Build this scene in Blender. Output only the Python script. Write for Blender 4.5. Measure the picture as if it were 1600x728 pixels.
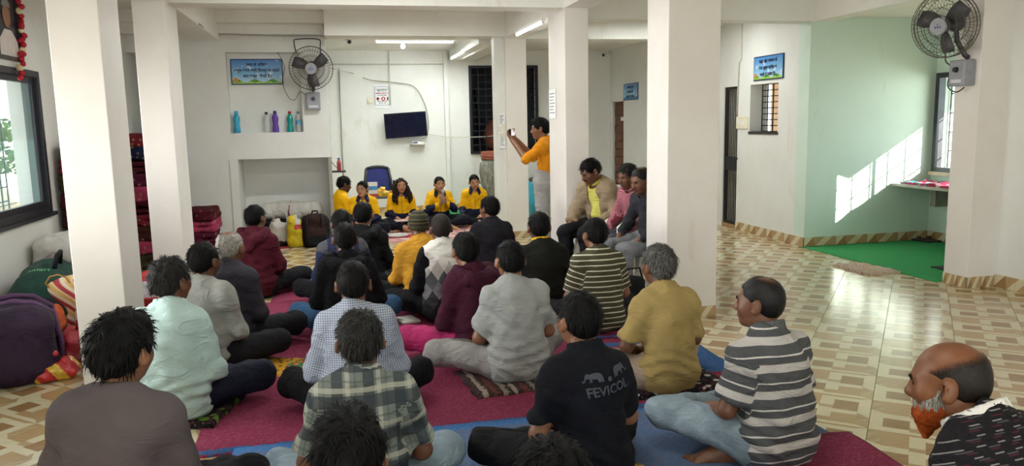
import bpy, math, random
import numpy as np
from mathutils import Vector, Matrix

for _o in list(bpy.data.objects):
    bpy.data.objects.remove(_o)
SC = bpy.context.scene
COL = SC.collection
rnd = random.Random(7)

# ------------------------------------------------------------------ camera
H_CAM = 1.58
F_PX = 1210.0
def _n(v):
    v = np.array(v, float); return v / np.linalg.norm(v)
_fy = _n([(520 - 800) / F_PX, (195 - 364) / F_PX, 1])          # room depth axis seen by the lens
_dn = np.array([161 / F_PX, 8300 / F_PX, 1]); _dn = _n(_dn - _fy * _dn.dot(_fy))
_rx = np.cross(_dn, _fy)
_R = np.array([_rx, _fy, -_dn])
cam_d = bpy.data.cameras.new('camera')
cam_d.sensor_fit = 'HORIZONTAL'; cam_d.sensor_width = 36.0; cam_d.lens = 36.0 * F_PX / 1600
cam_d.clip_start = 0.05; cam_d.clip_end = 200
cam = bpy.data.objects.new('camera', cam_d); COL.objects.link(cam)
_m = Matrix(((_R[0][0], -_R[0][1], -_R[0][2]), (_R[1][0], -_R[1][1], -_R[1][2]), (_R[2][0], -_R[2][1], -_R[2][2]))).to_4x4()
_m.translation = (0, 0, H_CAM)
cam.matrix_world = _m
SC.camera = cam

# ------------------------------------------------------------------ world, sun, daylight, exposure
SC.view_settings.view_transform = 'Standard'; SC.view_settings.look = 'None'
SC.view_settings.gamma = 1.0; SC.view_settings.exposure = 0.38; SC.view_settings.use_curve_mapping = False
W = bpy.data.worlds.new('sky'); SC.world = W; W.use_nodes = True
_bg = W.node_tree.nodes['Background']; _bg.inputs[0].default_value = (0.86, 0.95, 1.0, 1); _bg.inputs[1].default_value = 2.2

def add_light(name, kind, loc, energy, color, target=None, **kw):
    d = bpy.data.lights.new(name, kind); d.energy = energy; d.color = color
    for k, v in kw.items(): setattr(d, k, v)
    o = bpy.data.objects.new(name, d); COL.objects.link(o); o.location = loc
    if target is not None:
        o.rotation_euler = (Vector(target) - Vector(loc)).to_track_quat('-Z', 'Y').to_euler()
    return o
SUN_DIR = Vector((-1.0, 0.98, -0.607))
add_light('sun', 'SUN', (20, -20, 15), 20.0, (1.0, 0.96, 0.88), target=Vector((20, -20, 15)) + SUN_DIR, angle=0.009)
# added area lamp for soft daylight from unseen openings behind the camera
add_light('rear_daylight', 'AREA', (0.4, -1.3, 1.75), 24.0, (1.0, 0.96, 0.92), target=(0.9, 6, 1.2), shape='RECTANGLE', size=5.6, size_y=2.0)
# daylight at the side windows
add_light('left_window_daylight', 'AREA', (-2.54, 5.6, 1.5), 60.0, (1.0, 0.97, 0.95), target=(2.0, 5.6, 1.35), shape='RECTANGLE', size=4.0, size_y=1.1, spread=math.radians(95))
add_light('alcove_window_daylight', 'AREA', (8.8, 6.6, 2.0), 70.0, (0.84, 1.0, 0.97), target=(6.0, 7.6, 1.2), shape='RECTANGLE', size=2.4, size_y=1.8)
# added lamps that fill the hall from above; no tube fixtures exist there
for _i, (_x, _y) in enumerate(((0.4, 2.2), (0.5, 6.4), (0.6, 8.9), (4.3, 9.4))):
    add_light('hall_fill_light', 'AREA', (_x, _y, 2.86), (16.0, 30.0, 36.0, 24.0)[_i], (0.96, 1.0, 0.98), target=(_x, _y, 0), shape='RECTANGLE', size=1.2, size_y=0.12)

# ------------------------------------------------------------------ helpers
def lin(c):
    if isinstance(c, str):
        c = [int(c[i:i + 2], 16) / 255 for i in (0, 2, 4)]
    return tuple((x / 12.92 if x <= 0.04045 else ((x + 0.055) / 1.055) ** 2.4) for x in c) + (1.0,)

class NT:
    """small wrapper that makes node graphs short to write"""
    def __init__(s, name):
        s.m = bpy.data.materials.new(name); s.m.use_nodes = True
        s.t = s.m.node_tree; s.b = s.t.nodes['Principled BSDF']; s.out = s.t.nodes['Material Output']
    def n(s, kind, **kw):
        nd = s.t.nodes.new('ShaderNode' + kind)
        for k, v in kw.items():
            if k == 'inp':
                for kk, vv in v.items():
                    if hasattr(vv, 'links') or isinstance(vv, bpy.types.NodeSocket): s.t.links.new(vv, nd.inputs[kk])
                    else: nd.inputs[kk].default_value = vv
            else: setattr(nd, k, v)
        return nd
    def L(s, a, b): s.t.links.new(a, b)
    def math(s, op, a, b=0.0, c=0.0):
        nd = s.n('Math', operation=op)
        for i, v in enumerate((a, b, c)):
            if isinstance(v, bpy.types.NodeSocket): s.L(v, nd.inputs[i])
            else: nd.inputs[i].default_value = v
        return nd.outputs[0]
    def mix(s, f, a, b):
        nd = s.n('MixRGB')
        for i, v in enumerate((f, a, b)):
            if isinstance(v, bpy.types.NodeSocket): s.L(v, nd.inputs[i])
            else: nd.inputs[i].default_value = v
        return nd.outputs[0]
    def co(s, kind='Object', scale=(1, 1, 1), attr=None):
        if attr: src = s.n('Attribute', attribute_name=attr).outputs['Vector']
        else: src = s.n('TexCoord').outputs[kind]
        mp = s.n('Mapping'); mp.inputs['Scale'].default_value = scale; s.L(src, mp.inputs[0]); return mp.outputs[0]
    def noise(s, co, scale, detail=3, rough=0.6, dist=0.0):
        nd = s.n('TexNoise'); nd.inputs['Scale'].default_value = scale; nd.inputs['Detail'].default_value = detail
        nd.inputs['Roughness'].default_value = rough; nd.inputs['Distortion'].default_value = dist; s.L(co, nd.inputs['Vector']); return nd.outputs[0]
    def ramp(s, f, stops):
        nd = s.n('ValToRGB'); e = nd.color_ramp.elements
        e[0].position, e[0].color = stops[0]; e[1].position, e[1].color = stops[-1]
        for p, c in stops[1:-1]:
            x = e.new(p); x.color = c
        s.L(f, nd.inputs[0]); return nd.outputs[0]
    def sep(s, co):
        nd = s.n('SeparateXYZ'); s.L(co, nd.inputs[0]); return nd.outputs
    def bump(s, h, strength=0.3, dist=0.01):
        nd = s.n('Bump'); nd.inputs['Strength'].default_value = strength; nd.inputs['Distance'].default_value = dist
        s.L(h, nd.inputs['Height']); s.L(nd.outputs[0], s.b.inputs['Normal'])
    def fin(s, col=None, rough=0.6, metal=0.0, spec=0.5):
        if isinstance(col, bpy.types.NodeSocket): s.L(col, s.b.inputs['Base Color'])
        elif col is not None: s.b.inputs['Base Color'].default_value = col
        if isinstance(rough, bpy.types.NodeSocket): s.L(rough, s.b.inputs['Roughness'])
        else: s.b.inputs['Roughness'].default_value = rough
        s.b.inputs['Metallic'].default_value = metal; s.b.inputs['Specular IOR Level'].default_value = spec
        return s.m

_MC = {}
def plain(name, c, rough=0.55, metal=0.0, var=0.10, scale=14.0, bump=0.0, bscale=60.0, spec=0.5, emit=0.0, alpha=1.0):
    """one colour with a soft grain; optional fine relief"""
    if name in _MC: return _MC[name]
    t = NT(name); c = lin(c); co = t.co('Object')
    k = t.noise(co, scale)
    dark = tuple(x * (1 - var) for x in c[:3]) + (1,); lite = tuple(min(1, x * (1 + var)) for x in c[:3]) + (1,)
    col = t.ramp(k, [(0.3, dark), (0.7, lite)])
    if bump: t.bump(t.noise(co, bscale, 4), bump, 0.006)
    t.fin(col, rough, metal, spec)
    if emit:
        t.b.inputs['Emission Color'].default_value = c; t.b.inputs['Emission Strength'].default_value = emit
    if alpha < 1: t.b.inputs['Alpha'].default_value = alpha
    _MC[name] = t.m; return t.m

def tag(o, label=None, cat=None, group=None, kind=None):
    if label: o['label'] = label
    if cat: o['category'] = cat
    if group: o['group'] = group
    if kind: o['kind'] = kind
    return o
def empty(name, loc=(0, 0, 0), rz=0.0, label=None, cat=None, group=None, kind=None, parent=None):
    o = bpy.data.objects.new(name, None); COL.objects.link(o); o.location = loc; o.rotation_euler = (0, 0, rz)
    o.empty_display_size = 0.1
    if parent: o.parent = parent
    return tag(o, label, cat, group, kind)
def link_mesh(name, me, parent=None, loc=None):
    o = bpy.data.objects.new(name, me); COL.objects.link(o)
    if parent is not None: o.parent = parent
    if loc is not None: o.location = loc
    return o

class MB:
    """collects faces of one mesh; fi is the material slot of the faces added next"""
    def __init__(s): s.v = []; s.f = []; s.mi = []; s.fi = 0; s.sm = []; s.smooth = False
    def add(s, vs, fs):
        b = len(s.v); s.v += [tuple(v) for v in vs]
        for f in fs: s.f.append([b + i for i in f]); s.mi.append(s.fi); s.sm.append(s.smooth)
        return s
    def box(s, x0, x1, y0, y1, z0, z1):
        v = [(x, y, z) for z in (z0, z1) for y in (y0, y1) for x in (x0, x1)]
        return s.add(v, [(0, 2, 3, 1), (4, 5, 7, 6), (0, 1, 5, 4), (2, 6, 7, 3), (0, 4, 6, 2), (1, 3, 7, 5)])
    def cbox(s, c, sx, sy, sz, M=None):
        v = [Vector((x * sx / 2, y * sy / 2, z * sz / 2)) for z in (-1, 1) for y in (-1, 1) for x in (-1, 1)]
        if M is not None: v = [M @ q for q in v]
        v = [q + Vector(c) for q in v]
        return s.add(v, [(0, 2, 3, 1), (4, 5, 7, 6), (0, 1, 5, 4), (2, 6, 7, 3), (0, 4, 6, 2), (1, 3, 7, 5)])
    def rod(s, p, q, r0, r1=None, n=8, caps=True):
        p = Vector(p); q = Vector(q); r1 = r0 if r1 is None else r1
        d = (q - p).normalized(); u = d.orthogonal().normalized(); w = d.cross(u)
        sm = s.smooth; s.smooth = n > 6
        vs = []
        for c, r in ((p, r0), (q, r1)):
            for i in range(n):
                a = 2 * math.pi * i / n; vs.append(c + u * math.cos(a) * r + w * math.sin(a) * r)
        s.add(vs, [(i, (i + 1) % n, n + (i + 1) % n, n + i) for i in range(n)])
        s.smooth = False
        if caps:
            s.add(vs[:n], [tuple(range(n))[::-1]]); s.add(vs[n:], [tuple(range(n))])
        s.smooth = sm; return s
    def tube(s, pts, r, n=6, closed=False):
        pts = [Vector(p) for p in pts]; N = len(pts); sm = s.smooth; s.smooth = True
        vs = []; u = None
        for i, p in enumerate(pts):
            a = pts[(i - 1) % N] if (closed or i > 0) else p
            b = pts[(i + 1) % N] if (closed or i < N - 1) else p
            d = (b - a).normalized()
            if u is None: u = d.orthogonal().normalized()
            u = (u - d * u.dot(d)).normalized(); w = d.cross(u)
            rr = r[i] if isinstance(r, (list, tuple)) else r
            for k in range(n):
                t = 2 * math.pi * k / n; vs.append(p + u * math.cos(t) * rr + w * math.sin(t) * rr)
        fs = []
        for i in range(N if closed else N - 1):
            j = (i + 1) % N
            for k in range(n): fs.append((i * n + k, i * n + (k + 1) % n, j * n + (k + 1) % n, j * n + k))
        if not closed: fs += [tuple(range(n))[::-1], tuple(range((N - 1) * n, N * n))]
        s.add(vs, fs); s.smooth = sm; return s
    def lathe(s, prof, n=20, c=(0, 0, 0)):
        sm = s.smooth; s.smooth = True; vs = []; c = Vector(c)
        for r, z in prof:
            for k in range(n):
                a = 2 * math.pi * k / n; vs.append(c + Vector((r * math.cos(a), r * math.sin(a), z)))
        fs = []
        for i in range(len(prof) - 1):
            for k in range(n): fs.append((i * n + k, i * n + (k + 1) % n, (i + 1) * n + (k + 1) % n, (i + 1) * n + k))
        fs += [tuple(range(n))[::-1], tuple(range((len(prof) - 1) * n, len(prof) * n))]
        s.add(vs, fs); s.smooth = sm; return s
    def prism(s, poly, axis, a0, a1):
        """2D outline extruded along an axis: 'z' poly=(x,y); 'y' poly=(x,z); 'x' poly=(y,z)"""
        def P(p, a): return {'z': (p[0], p[1], a), 'y': (p[0], a, p[1]), 'x': (a, p[0], p[1])}[axis]
        n = len(poly); vs = [P(p, a0) for p in poly] + [P(p, a1) for p in poly]
        return s.add(vs, [tuple(range(n))[::-1], tuple(range(n, 2 * n))] + [(i, (i + 1) % n, n + (i + 1) % n, n + i) for i in range(n)])
    def mesh(s, name, mats):
        me = bpy.data.meshes.new(name); me.from_pydata(s.v, [], s.f)
        for m in (mats if isinstance(mats, (list, tuple)) else [mats]): me.materials.append(m)
        me.polygons.foreach_set('material_index', s.mi); me.polygons.foreach_set('use_smooth', s.sm); me.update(); return me
    def build(s, name, mats, parent=None, loc=None, bevel=0.0, M=None):
        me = s.mesh(name, mats)
        if M is not None: me.transform(M)
        o = link_mesh(name, me, parent, loc)
        if bevel:
            b = o.modifiers.new('bevel', 'BEVEL'); b.width = bevel; b.segments = 2; b.limit_method = 'ANGLE'
        return o
def struct(o, label=None): return tag(o, label, None, None, 'structure')

def copy_tree(o, parent=None):
    c = o.copy(); COL.objects.link(c); c.parent = parent
    for ch in [x for x in o.children]: copy_tree(ch, c)
    return c

def text_mesh(body, size, mat, bold=0.0, extrude=0.001, align='CENTER', space=1.0):
    c = bpy.data.curves.new('lettering', 'FONT'); c.body = body; c.size = size; c.align_x = align; c.align_y = 'CENTER'
    c.extrude = extrude; c.offset = bold; c.resolution_u = 2; c.space_line = space
    o = bpy.data.objects.new('lettering', c); COL.objects.link(o)
    dg = bpy.context.evaluated_depsgraph_get(); me = bpy.data.meshes.new_from_object(o.evaluated_get(dg))
    bpy.data.objects.remove(o); me.materials.clear(); me.materials.append(mat); me.name = 'lettering'; return me
def frame_matrix(right, up, origin):
    r = Vector(right).normalized(); u = Vector(up).normalized(); n = r.cross(u)
    m = Matrix((r, u, n)).transposed().to_4x4(); m.translation = origin; return m
def band(t, v, a, b):
    return t.math('MULTIPLY', t.math('GREATER_THAN', v, a), t.math('LESS_THAN', v, b))
# ------------------------------------------------------------------ signed-distance sculpting (bodies, clothes, bags)
BIG = 0.09
def wrinkle(X, Y, Z, f, seed):
    a = seed * 1.7
    w = np.sin(f * (0.9 * X + 0.35 * Z) + a + 1.3 * np.sin(f * 0.45 * (Z - 0.5 * Y) + a * 2))
    w = w + 0.7 * np.sin(f * (1.5 * Z + 0.6 * X - 0.4 * Y) + 2.1 * a + 1.1 * np.sin(f * 0.6 * X + a))
    return w + 0.4 * np.sin(f * 2.3 * (Y * 0.8 + Z * 0.5 - X * 0.3) + a * 3.3)
class SDF:
    def __init__(s, lo, hi, h):
        s.h = h; s.lo = np.array(lo, float); n = np.ceil((np.array(hi) - s.lo) / h).astype(int) + 1
        s.n = n; s.d = np.full(n, BIG, np.float32)
        s.ax = [(s.lo[i] + h * np.arange(n[i])).astype(np.float32) for i in range(3)]
    def _sl(s, lo, hi, m=0.085):
        a = np.clip(np.floor((np.array(lo) - m - s.lo) / s.h).astype(int), 0, s.n - 1)
        b = np.clip(np.ceil((np.array(hi) + m - s.lo) / s.h).astype(int) + 1, 1, s.n)
        sl = tuple(slice(a[i], b[i]) for i in range(3))
        g = (s.ax[0][sl[0]][:, None, None], s.ax[1][sl[1]][None, :, None], s.ax[2][sl[2]][None, None, :])
        return sl, g
    def _comb(s, sl, dn, k, op):
        d = s.d[sl]
        if op == '+':
            if k > 0:
                hh = np.clip(0.5 + 0.5 * (d - dn) / k, 0, 1); s.d[sl] = d * (1 - hh) + dn * hh - k * hh * (1 - hh)
            else: s.d[sl] = np.minimum(d, dn)
        else:
            if k > 0:
                e = -dn; hh = np.clip(0.5 - 0.5 * (d - e) / k, 0, 1); s.d[sl] = d * (1 - hh) + e * hh + k * hh * (1 - hh)
            else: s.d[sl] = np.maximum(d, -dn)
    def cap(s, a, b, ra, rb=None, k=0.02, sq=None, flat=False, flat0=False, op='+'):
        """tapered capsule; sq=(direction, factor) squashes it; flat cuts the far end off clean"""
        a = np.array(a, float); b = np.array(b, float); rb = ra if rb is None else rb; R = max(ra, rb)
        if sq is not None and sq[1] > 1: R *= sq[1]
        sl, (X, Y, Z) = s._sl(np.minimum(a, b) - R, np.maximum(a, b) + R)
        ab = b - a; L2 = max(ab.dot(ab), 1e-9)
        px, py, pz = X - a[0], Y - a[1], Z - a[2]
        tt = (px * ab[0] + py * ab[1] + pz * ab[2]) / L2
        t = np.clip(tt, 0, 1)
        wx, wy, wz = px - t * ab[0], py - t * ab[1], pz - t * ab[2]
        if sq is not None:
            n = _n(sq[0]); q = (wx * n[0] + wy * n[1] + wz * n[2]) * (1 / sq[1] - 1)
            wx = wx + n[0] * q; wy = wy + n[1] * q; wz = wz + n[2] * q
        d = np.sqrt(wx * wx + wy * wy + wz * wz) - (ra + (rb - ra) * t)
        if sq is not None and sq[1] < 1: d = d * (0.5 + 0.5 * sq[1])
        if flat: d = np.maximum(d, (tt - 1) * math.sqrt(L2))
        if flat0: d = np.maximum(d, -tt * math.sqrt(L2))
        s._comb(sl, d, k, op); return s
    def ell(s, c, r, M=None, k=0.015, op='+'):
        """ellipsoid, M = 3x3 of local axes as columns"""
        c = np.array(c, float); r = np.array(r, float); R = r.max()
        sl, (X, Y, Z) = s._sl(c - R, c + R)
        p = [X - c[0], Y - c[1], Z - c[2]]
        if M is not None: p = [p[0] * M[0][i] + p[1] * M[1][i] + p[2] * M[2][i] for i in range(3)]
        k0 = np.sqrt((p[0] / r[0]) ** 2 + (p[1] / r[1]) ** 2 + (p[2] / r[2]) ** 2)
        k1 = np.sqrt((p[0] / r[0] ** 2) ** 2 + (p[1] / r[1] ** 2) ** 2 + (p[2] / r[2] ** 2) ** 2)
        s._comb(sl, k0 * (k0 - 1) / np.maximum(k1, 1e-6), k, op); return s
    def rbox(s, c, hs, r, M=None, k=0.01, op='+'):
        """rounded box with half sizes hs"""
        c = np.array(c, float); hs = np.array(hs, float); R = np.linalg.norm(hs)
        sl, (X, Y, Z) = s._sl(c - R, c + R)
        p = [X - c[0], Y - c[1], Z - c[2]]
        if M is not None: p = [p[0] * M[0][i] + p[1] * M[1][i] + p[2] * M[2][i] for i in range(3)]
        q = [np.abs(p[i]) - (hs[i] - r) for i in range(3)]
        d = np.sqrt(sum(np.maximum(x, 0) ** 2 for x in q)) + np.minimum(np.maximum(np.maximum(q[0], q[1]), q[2]), 0) - r
        s._comb(sl, d, k, op); return s
    def grid(s): return s.ax[0][:, None, None], s.ax[1][None, :, None], s.ax[2][None, None, :]
    def above(s, z):
        s.d = np.maximum(s.d, (z - s.ax[2])[None, None, :]); return s
    def crumple(s, amp, f, seed):
        X, Y, Z = s.grid(); s.d = s.d + (amp * wrinkle(X, Y, Z, f, seed)).astype(np.float32); return s
    def verts(s):
        d = s.d; d[0] = d[-1] = BIG; d[:, 0] = d[:, -1] = BIG; d[:, :, 0] = d[:, :, -1] = BIG
        neg = d < 0; nb = neg.astype(np.uint8)
        c = nb[:-1] + nb[1:]; c = c[:, :-1] + c[:, 1:]; c = c[:, :, :-1] + c[:, :, 1:]
        act = (c > 0) & (c < 8); ids = np.argwhere(act)
        if len(ids) == 0: return np.zeros((0, 3)), np.zeros((0, 4), int)
        idx = np.full(c.shape, -1, np.int32); idx[act] = np.arange(len(ids))
        acc = np.zeros((len(ids), 3)); cnt = np.zeros(len(ids)); i, j, k = ids.T
        for ax in range(3):
            for u in (0, 1):
                for v in (0, 1):
                    o0 = [0, 0, 0]; o0[(ax + 1) % 3] = u; o0[(ax + 2) % 3] = v
                    o1 = list(o0); o1[ax] = 1
                    d0 = d[i + o0[0], j + o0[1], k + o0[2]]; d1 = d[i + o1[0], j + o1[1], k + o1[2]]
                    m = (d0 < 0) != (d1 < 0); t = d0[m] / (d0[m] - d1[m])
                    p = np.tile(np.array(o0, float), (m.sum(), 1)); p[:, ax] = t
                    acc[m] += p; cnt[m] += 1
        V = s.lo + (ids + acc / cnt[:, None]) * s.h
        Q = []
        for ax in range(3):
            a = [slice(None)] * 3; b = [slice(None)] * 3; a[ax] = slice(None, -1); b[ax] = slice(1, None)
            e = neg[tuple(a)] != neg[tuple(b)]
            g = np.argwhere(e); b1, b2 = (ax + 1) % 3, (ax + 2) % 3
            g = g[(g[:, b1] > 0) & (g[:, b2] > 0)]
            g = g[(g[:, b1] < s.n[b1] - 1) & (g[:, b2] < s.n[b2] - 1)]
            if len(g) == 0: continue
            inside = neg[g[:, 0], g[:, 1], g[:, 2]]
            def at(u, v):
                h = g.copy(); h[:, b1] -= u; h[:, b2] -= v; return idx[h[:, 0], h[:, 1], h[:, 2]]
            q = np.stack([at(0, 0), at(1, 0), at(1, 1), at(0, 1)], 1)
            q[~inside] = q[~inside][:, ::-1]
            Q.append(q)
        return V, np.concatenate(Q)
def np_mesh(name, V, Q, mats, attr=None, mi=None):
    me = bpy.data.meshes.new(name); n = len(V); m = len(Q)
    me.vertices.add(n); me.vertices.foreach_set('co', np.asarray(V, np.float32).ravel())
    me.loops.add(m * 4); me.loops.foreach_set('vertex_index', np.asarray(Q, np.int32).ravel())
    me.polygons.add(m); me.polygons.foreach_set('loop_start', np.arange(0, m * 4, 4, dtype=np.int32))
    try: me.polygons.foreach_set('loop_total', np.full(m, 4, np.int32))
    except Exception: pass
    me.polygons.foreach_set('use_smooth', np.ones(m, bool))
    for x in (mats if isinstance(mats, (list, tuple)) else [mats]): me.materials.append(x)
    if mi is not None: me.polygons.foreach_set('material_index', np.asarray(mi, np.int32))
    if attr is not None:
        a = me.attributes.new('gc', 'FLOAT_VECTOR', 'POINT'); a.data.foreach_set('vector', np.asarray(attr, np.float32).ravel())
    me.update(calc_edges=True); me.validate(); return me
def sdf_obj(name, S, mats, parent=None, loc=None, mi=None):
    V, Q = S.verts(); m = None
    if mi is not None: m = mi(V[Q].mean(1))
    return link_mesh(name, np_mesh(name, V, Q, mats, None, m), parent, loc)
# ------------------------------------------------------------------ materials of the hall
def wall_mat(name, c, c2):
    t = NT(name); co = t.co('Object')
    a = t.noise(co, 0.9, 5, 0.65); b = t.noise(co, 7.0, 4, 0.6)
    col = t.ramp(a, [(0.35, lin(c2)), (0.62, lin(c))])
    stain = t.ramp(t.noise(t.co('Object', (1.2, 1.2, 0.45)), 1.7, 6, 0.7, 0.6), [(0.60, (0, 0, 0, 1)), (0.78, (0.42, 0.42, 0.42, 1))])
    col = t.mix(stain, col, lin('b9a78a'))
    t.bump(t.noise(co, 38, 5), 0.12, 0.004)
    return t.fin(col, t.ramp(b, [(0.3, (0.42,) * 3 + (1,)), (0.7, (0.6,) * 3 + (1,))]), 0, 0.35)
WALL = wall_mat('wall_paint', 'e5e6e2', 'dddcd5')
PILLAR = wall_mat('pillar_paint', 'e3dfd9', 'dbd6ce')
WALL_G = wall_mat('alcove_paint', 'd3e6d9', 'ccdfd2')
CEIL = wall_mat('ceiling_paint', 'ebebe6', 'e2e0d8')
def grain(name, c1, c2, rough=0.19, ang=0.0):
    t = NT(name); mp = t.n('Mapping'); t.L(t.n('TexCoord').outputs['Object'], mp.inputs[0])
    mp.inputs['Rotation'].default_value = (0, 0, ang); mp.inputs['Scale'].default_value = (4, 46, 4)
    k = t.noise(mp.outputs[0], 1.6, 4, 0.6, 0.4)
    r = t.n('ObjectInfo').outputs['Random']
    k = t.math('ADD', k, t.math('MULTIPLY', t.math('SUBTRACT', r, 0.5), 0.16))
    col = t.ramp(k, [(0.3, lin(c1)), (0.7, lin(c2))])
    return t.fin(col, rough, 0, 0.55)
T_CREAM = grain('tile_cream', 'c9bd9b', 'd9cfb0'); T_TAN = grain('tile_tan', 'a88a60', 'b89b70'); T_BROWN = grain('tile_brown', '8e6d46', 'a18058'); T_WOOD = grain('tile_grain', '9c845f', 'c2aa80', ang=1.57)
GROUT = plain('grout', '8f8468', 0.7)
BLACKMETAL = plain('black_iron', '1b1c20', 0.45, 0.3)
DARKFRAME = plain('dark_window_frame', '2b2d33', 0.4, 0.2)
WHITEPL = plain('white_plastic', 'ecebe4', 0.4, var=0.03)
CABLE_W = plain('white_cable', 'cfcbbd', 0.5); CABLE_D = plain('dark_cable', '3a3733', 0.5); CABLE_G = plain('grey_conduit', '9b978c', 0.5)

# ------------------------------------------------------------------ floor: printed ceramic tiles laid diagonally
TS = 0.448; TB = math.radians(49.5); T0 = Vector((2.571, 3.261))
eb = Vector((math.cos(TB), math.sin(TB))); ec = Vector((math.cos(TB - math.pi / 2), math.sin(TB - math.pi / 2)))
def tile_faces():
    """(polygon, slot) in tile units p (along ec) and q (along eb)"""
    w = 0.14; F = []
    R = lambda a, b, c, d, m: F.append(([(a, c), (b, c), (b, d), (a, d)], m))
    F.append(([(0, 0), (1, 0), (1 - w, .07), (w, .07)], 0)); F.append(([(0, 1), (w, .95), (1 - w, .95), (1, 1)], 1))
    F.append(([(0, 0), (w, .07), (w, .58), (0, .66)], 0)); F.append(([(0, .66), (w, .58), (w, .95), (0, 1)], 3))
    F.append(([(1, 0), (1, .34), (1 - w, .46), (1 - w, .07)], 3)); F.append(([(1, .34), (1, 1), (1 - w, .95), (1 - w, .46)], 0))
    # two columns of wood blocks with pale strips between, offset by half a step
    R(w, .42, .07, .13, 0); R(w, .42, .13, .42, 2); R(w, .42, .42, .57, 0); R(w, .42, .57, .95, 1)
    R(.58, 1 - w, .07, .38, 1); R(.58, 1 - w, .38, .50, 0); R(.58, 1 - w, .50, .84, 2); R(.58, 1 - w, .84, .95, 0)
    R(.42, .58, .07, .20, 1); R(.42, .58, .20, .52, 0); R(.42, .58, .52, .62, 3); R(.42, .58, .62, .95, 0)
    return F
TF = tile_faces()
def tile_into(mb, org, z=0.0, th=0.004):
    g = 0.0018 / TS
    def P(p, q):
        p = g + p * (1 - 2 * g); q = g + q * (1 - 2 * g); v = org + ec * (p * TS) + eb * (q * TS); return (v.x, v.y, z)
    for poly, m in TF:
        mb.fi = m; mb.add([P(*a) for a in poly], [tuple(range(len(poly)))])
    mb.fi = 0; c = [P(0, 0), P(1, 0), P(1, 1), P(0, 1)]; lo = [(x, y, z - th) for x, y, _ in c]
    mb.add(c + lo, [(0, 4, 5, 1), (1, 5, 6, 2), (2, 6, 7, 3), (3, 7, 4, 0)])
fl_mb = MB().box(-2.6, 7.4, -5.0, 14.3, -0.12, -0.004)
floor = struct(fl_mb.build('floor', GROUT), 'glossy floor of wood-patterned ceramic tiles laid diagonally')
TM = [T_CREAM, T_TAN, T_BROWN, T_WOOD]
_t = MB(); tile_into(_t, Vector((0, 0))); tile_me = _t.mesh('tile', TM)
def cam_px(x, y, z=0.0):
    c = _R.T @ (np.array([x, y, z]) - [0, 0, H_CAM])
    return (800 + F_PX * c[0] / c[2], 364 + F_PX * c[1] / c[2], c[2]) if c[2] > 0.3 else (-9999, -9999, c[2])
cells = []
for i in range(-40, 60):
    for j in range(-40, 60):
        o = T0 + ec * (i * TS) + eb * (j * TS); ctr = o + (ec + eb) * (TS / 2)
        if not (-2.65 < ctr.x < 7.4 and 0.6 < ctr.y < 14.2): continue
        u, v, dep = cam_px(ctr.x, ctr.y)
        seen = -60 < u < 1660 and v < 800
        under = -0.5 < ctr.x < 2.15 and ctr.y < 8.0
        hidden = ctr.x > 5.6 and (ctr.y < 6.2 or ctr.y > 8.4)
        hidden = hidden or (ctr.x < -0.1 and ctr.y > 11.0)
        if ctr.x > 5.75 and 6.2 < ctr.y < 8.3: hidden = True
        cells.append((0 if (seen and not under and not hidden) else 1, dep, o))
cells.sort(key=lambda c: (c[0], c[1]))
rest = MB()
for n, (flag, dep, o) in enumerate(cells):
    if n < 300 and flag == 0:
        t = link_mesh('tile', tile_me, floor, (o.x, o.y, 0))
    else: tile_into(rest, o)
tag(rest.build('far_tiles', TM, floor), kind='stuff')

# ------------------------------------------------------------------ walls
WL = -2.5
def wall(name, boxes, m=WALL, label=None):
    mb = MB()
    for b in boxes: mb.box(*b)
    return struct(mb.build(name, m), label)
# left wall with the sliding window (z .86-2.09, y 5.0-7.66) and a second one further back towards the photographer
wall('wall_left', [(WL - .25, WL, -5, 3.1, 0, 3.1), (WL - .25, WL, 5.3, 5.5, 0, 3.1), (WL - .25, WL, 7.66, 11.6, 0, 3.1),
                   (WL - .25, WL, 3.1, 7.66, 0, .86), (WL - .25, WL, 3.1, 7.66, 2.09, 3.1)], WALL, 'plain cream left wall around the dark framed window')
wall('wall_back', [(-.4, 2.44, 14.1, 14.35, 0, 3.1), (3.73, 5.5, 14.1, 14.35, 0, 3.1), (2.44, 3.73, 14.1, 14.35, 0, 1.0), (2.44, 3.73, 14.1, 14.35, 2.59, 3.1)], WALL, 'white back wall that carries the television')
wall('wall_side_recess', [(-.42, -.2, 11.45, 14.1, 0, 3.1)], WALL)
# shallow plaster steps on the back wall
wall('trim_1', [(-.2, .60, 14.04, 14.1, 0, 2.56)], WALL); wall('trim_2', [(1.98, 2.05, 14.02, 14.1, 0, 2.86)], WALL)
wall('wall_right', [(5.15, 5.5, 11.2, 13.4, 0, 3.1), (5.15, 5.5, 13.4, 14.1, 1.9, 3.1), (5.15, 5.5, 13.96, 14.1, 0, 1.9), (5.4, 5.5, 13.4, 13.96, 0, 1.9),
                    (5.5, 5.75, 8.5, 8.92, 0, 3.1), (5.5, 5.75, 9.6, 9.92, 0, 3.1), (5.5, 5.75, 8.92, 9.6, 0, 1.38), (5.5, 5.75, 8.92, 9.6, 2.0, 3.1),
                    (5.5, 5.75, 10.33, 11.2, 0, 3.1), (5.5, 5.75, 9.92, 10.33, 2.0, 3.1)], WALL, 'cream right wall with signs, barred door and small barred window')
wall('wall_right_near', [(5.83, 6.1, -5, 5.8, 0, 3.1)], WALL)
wall('wall_alcove', [(5.5, 7.5, 8.27, 8.5, 0, 3.1)], WALL_G, 'pale green alcove wall with a slanted patch of sunlight')
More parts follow.
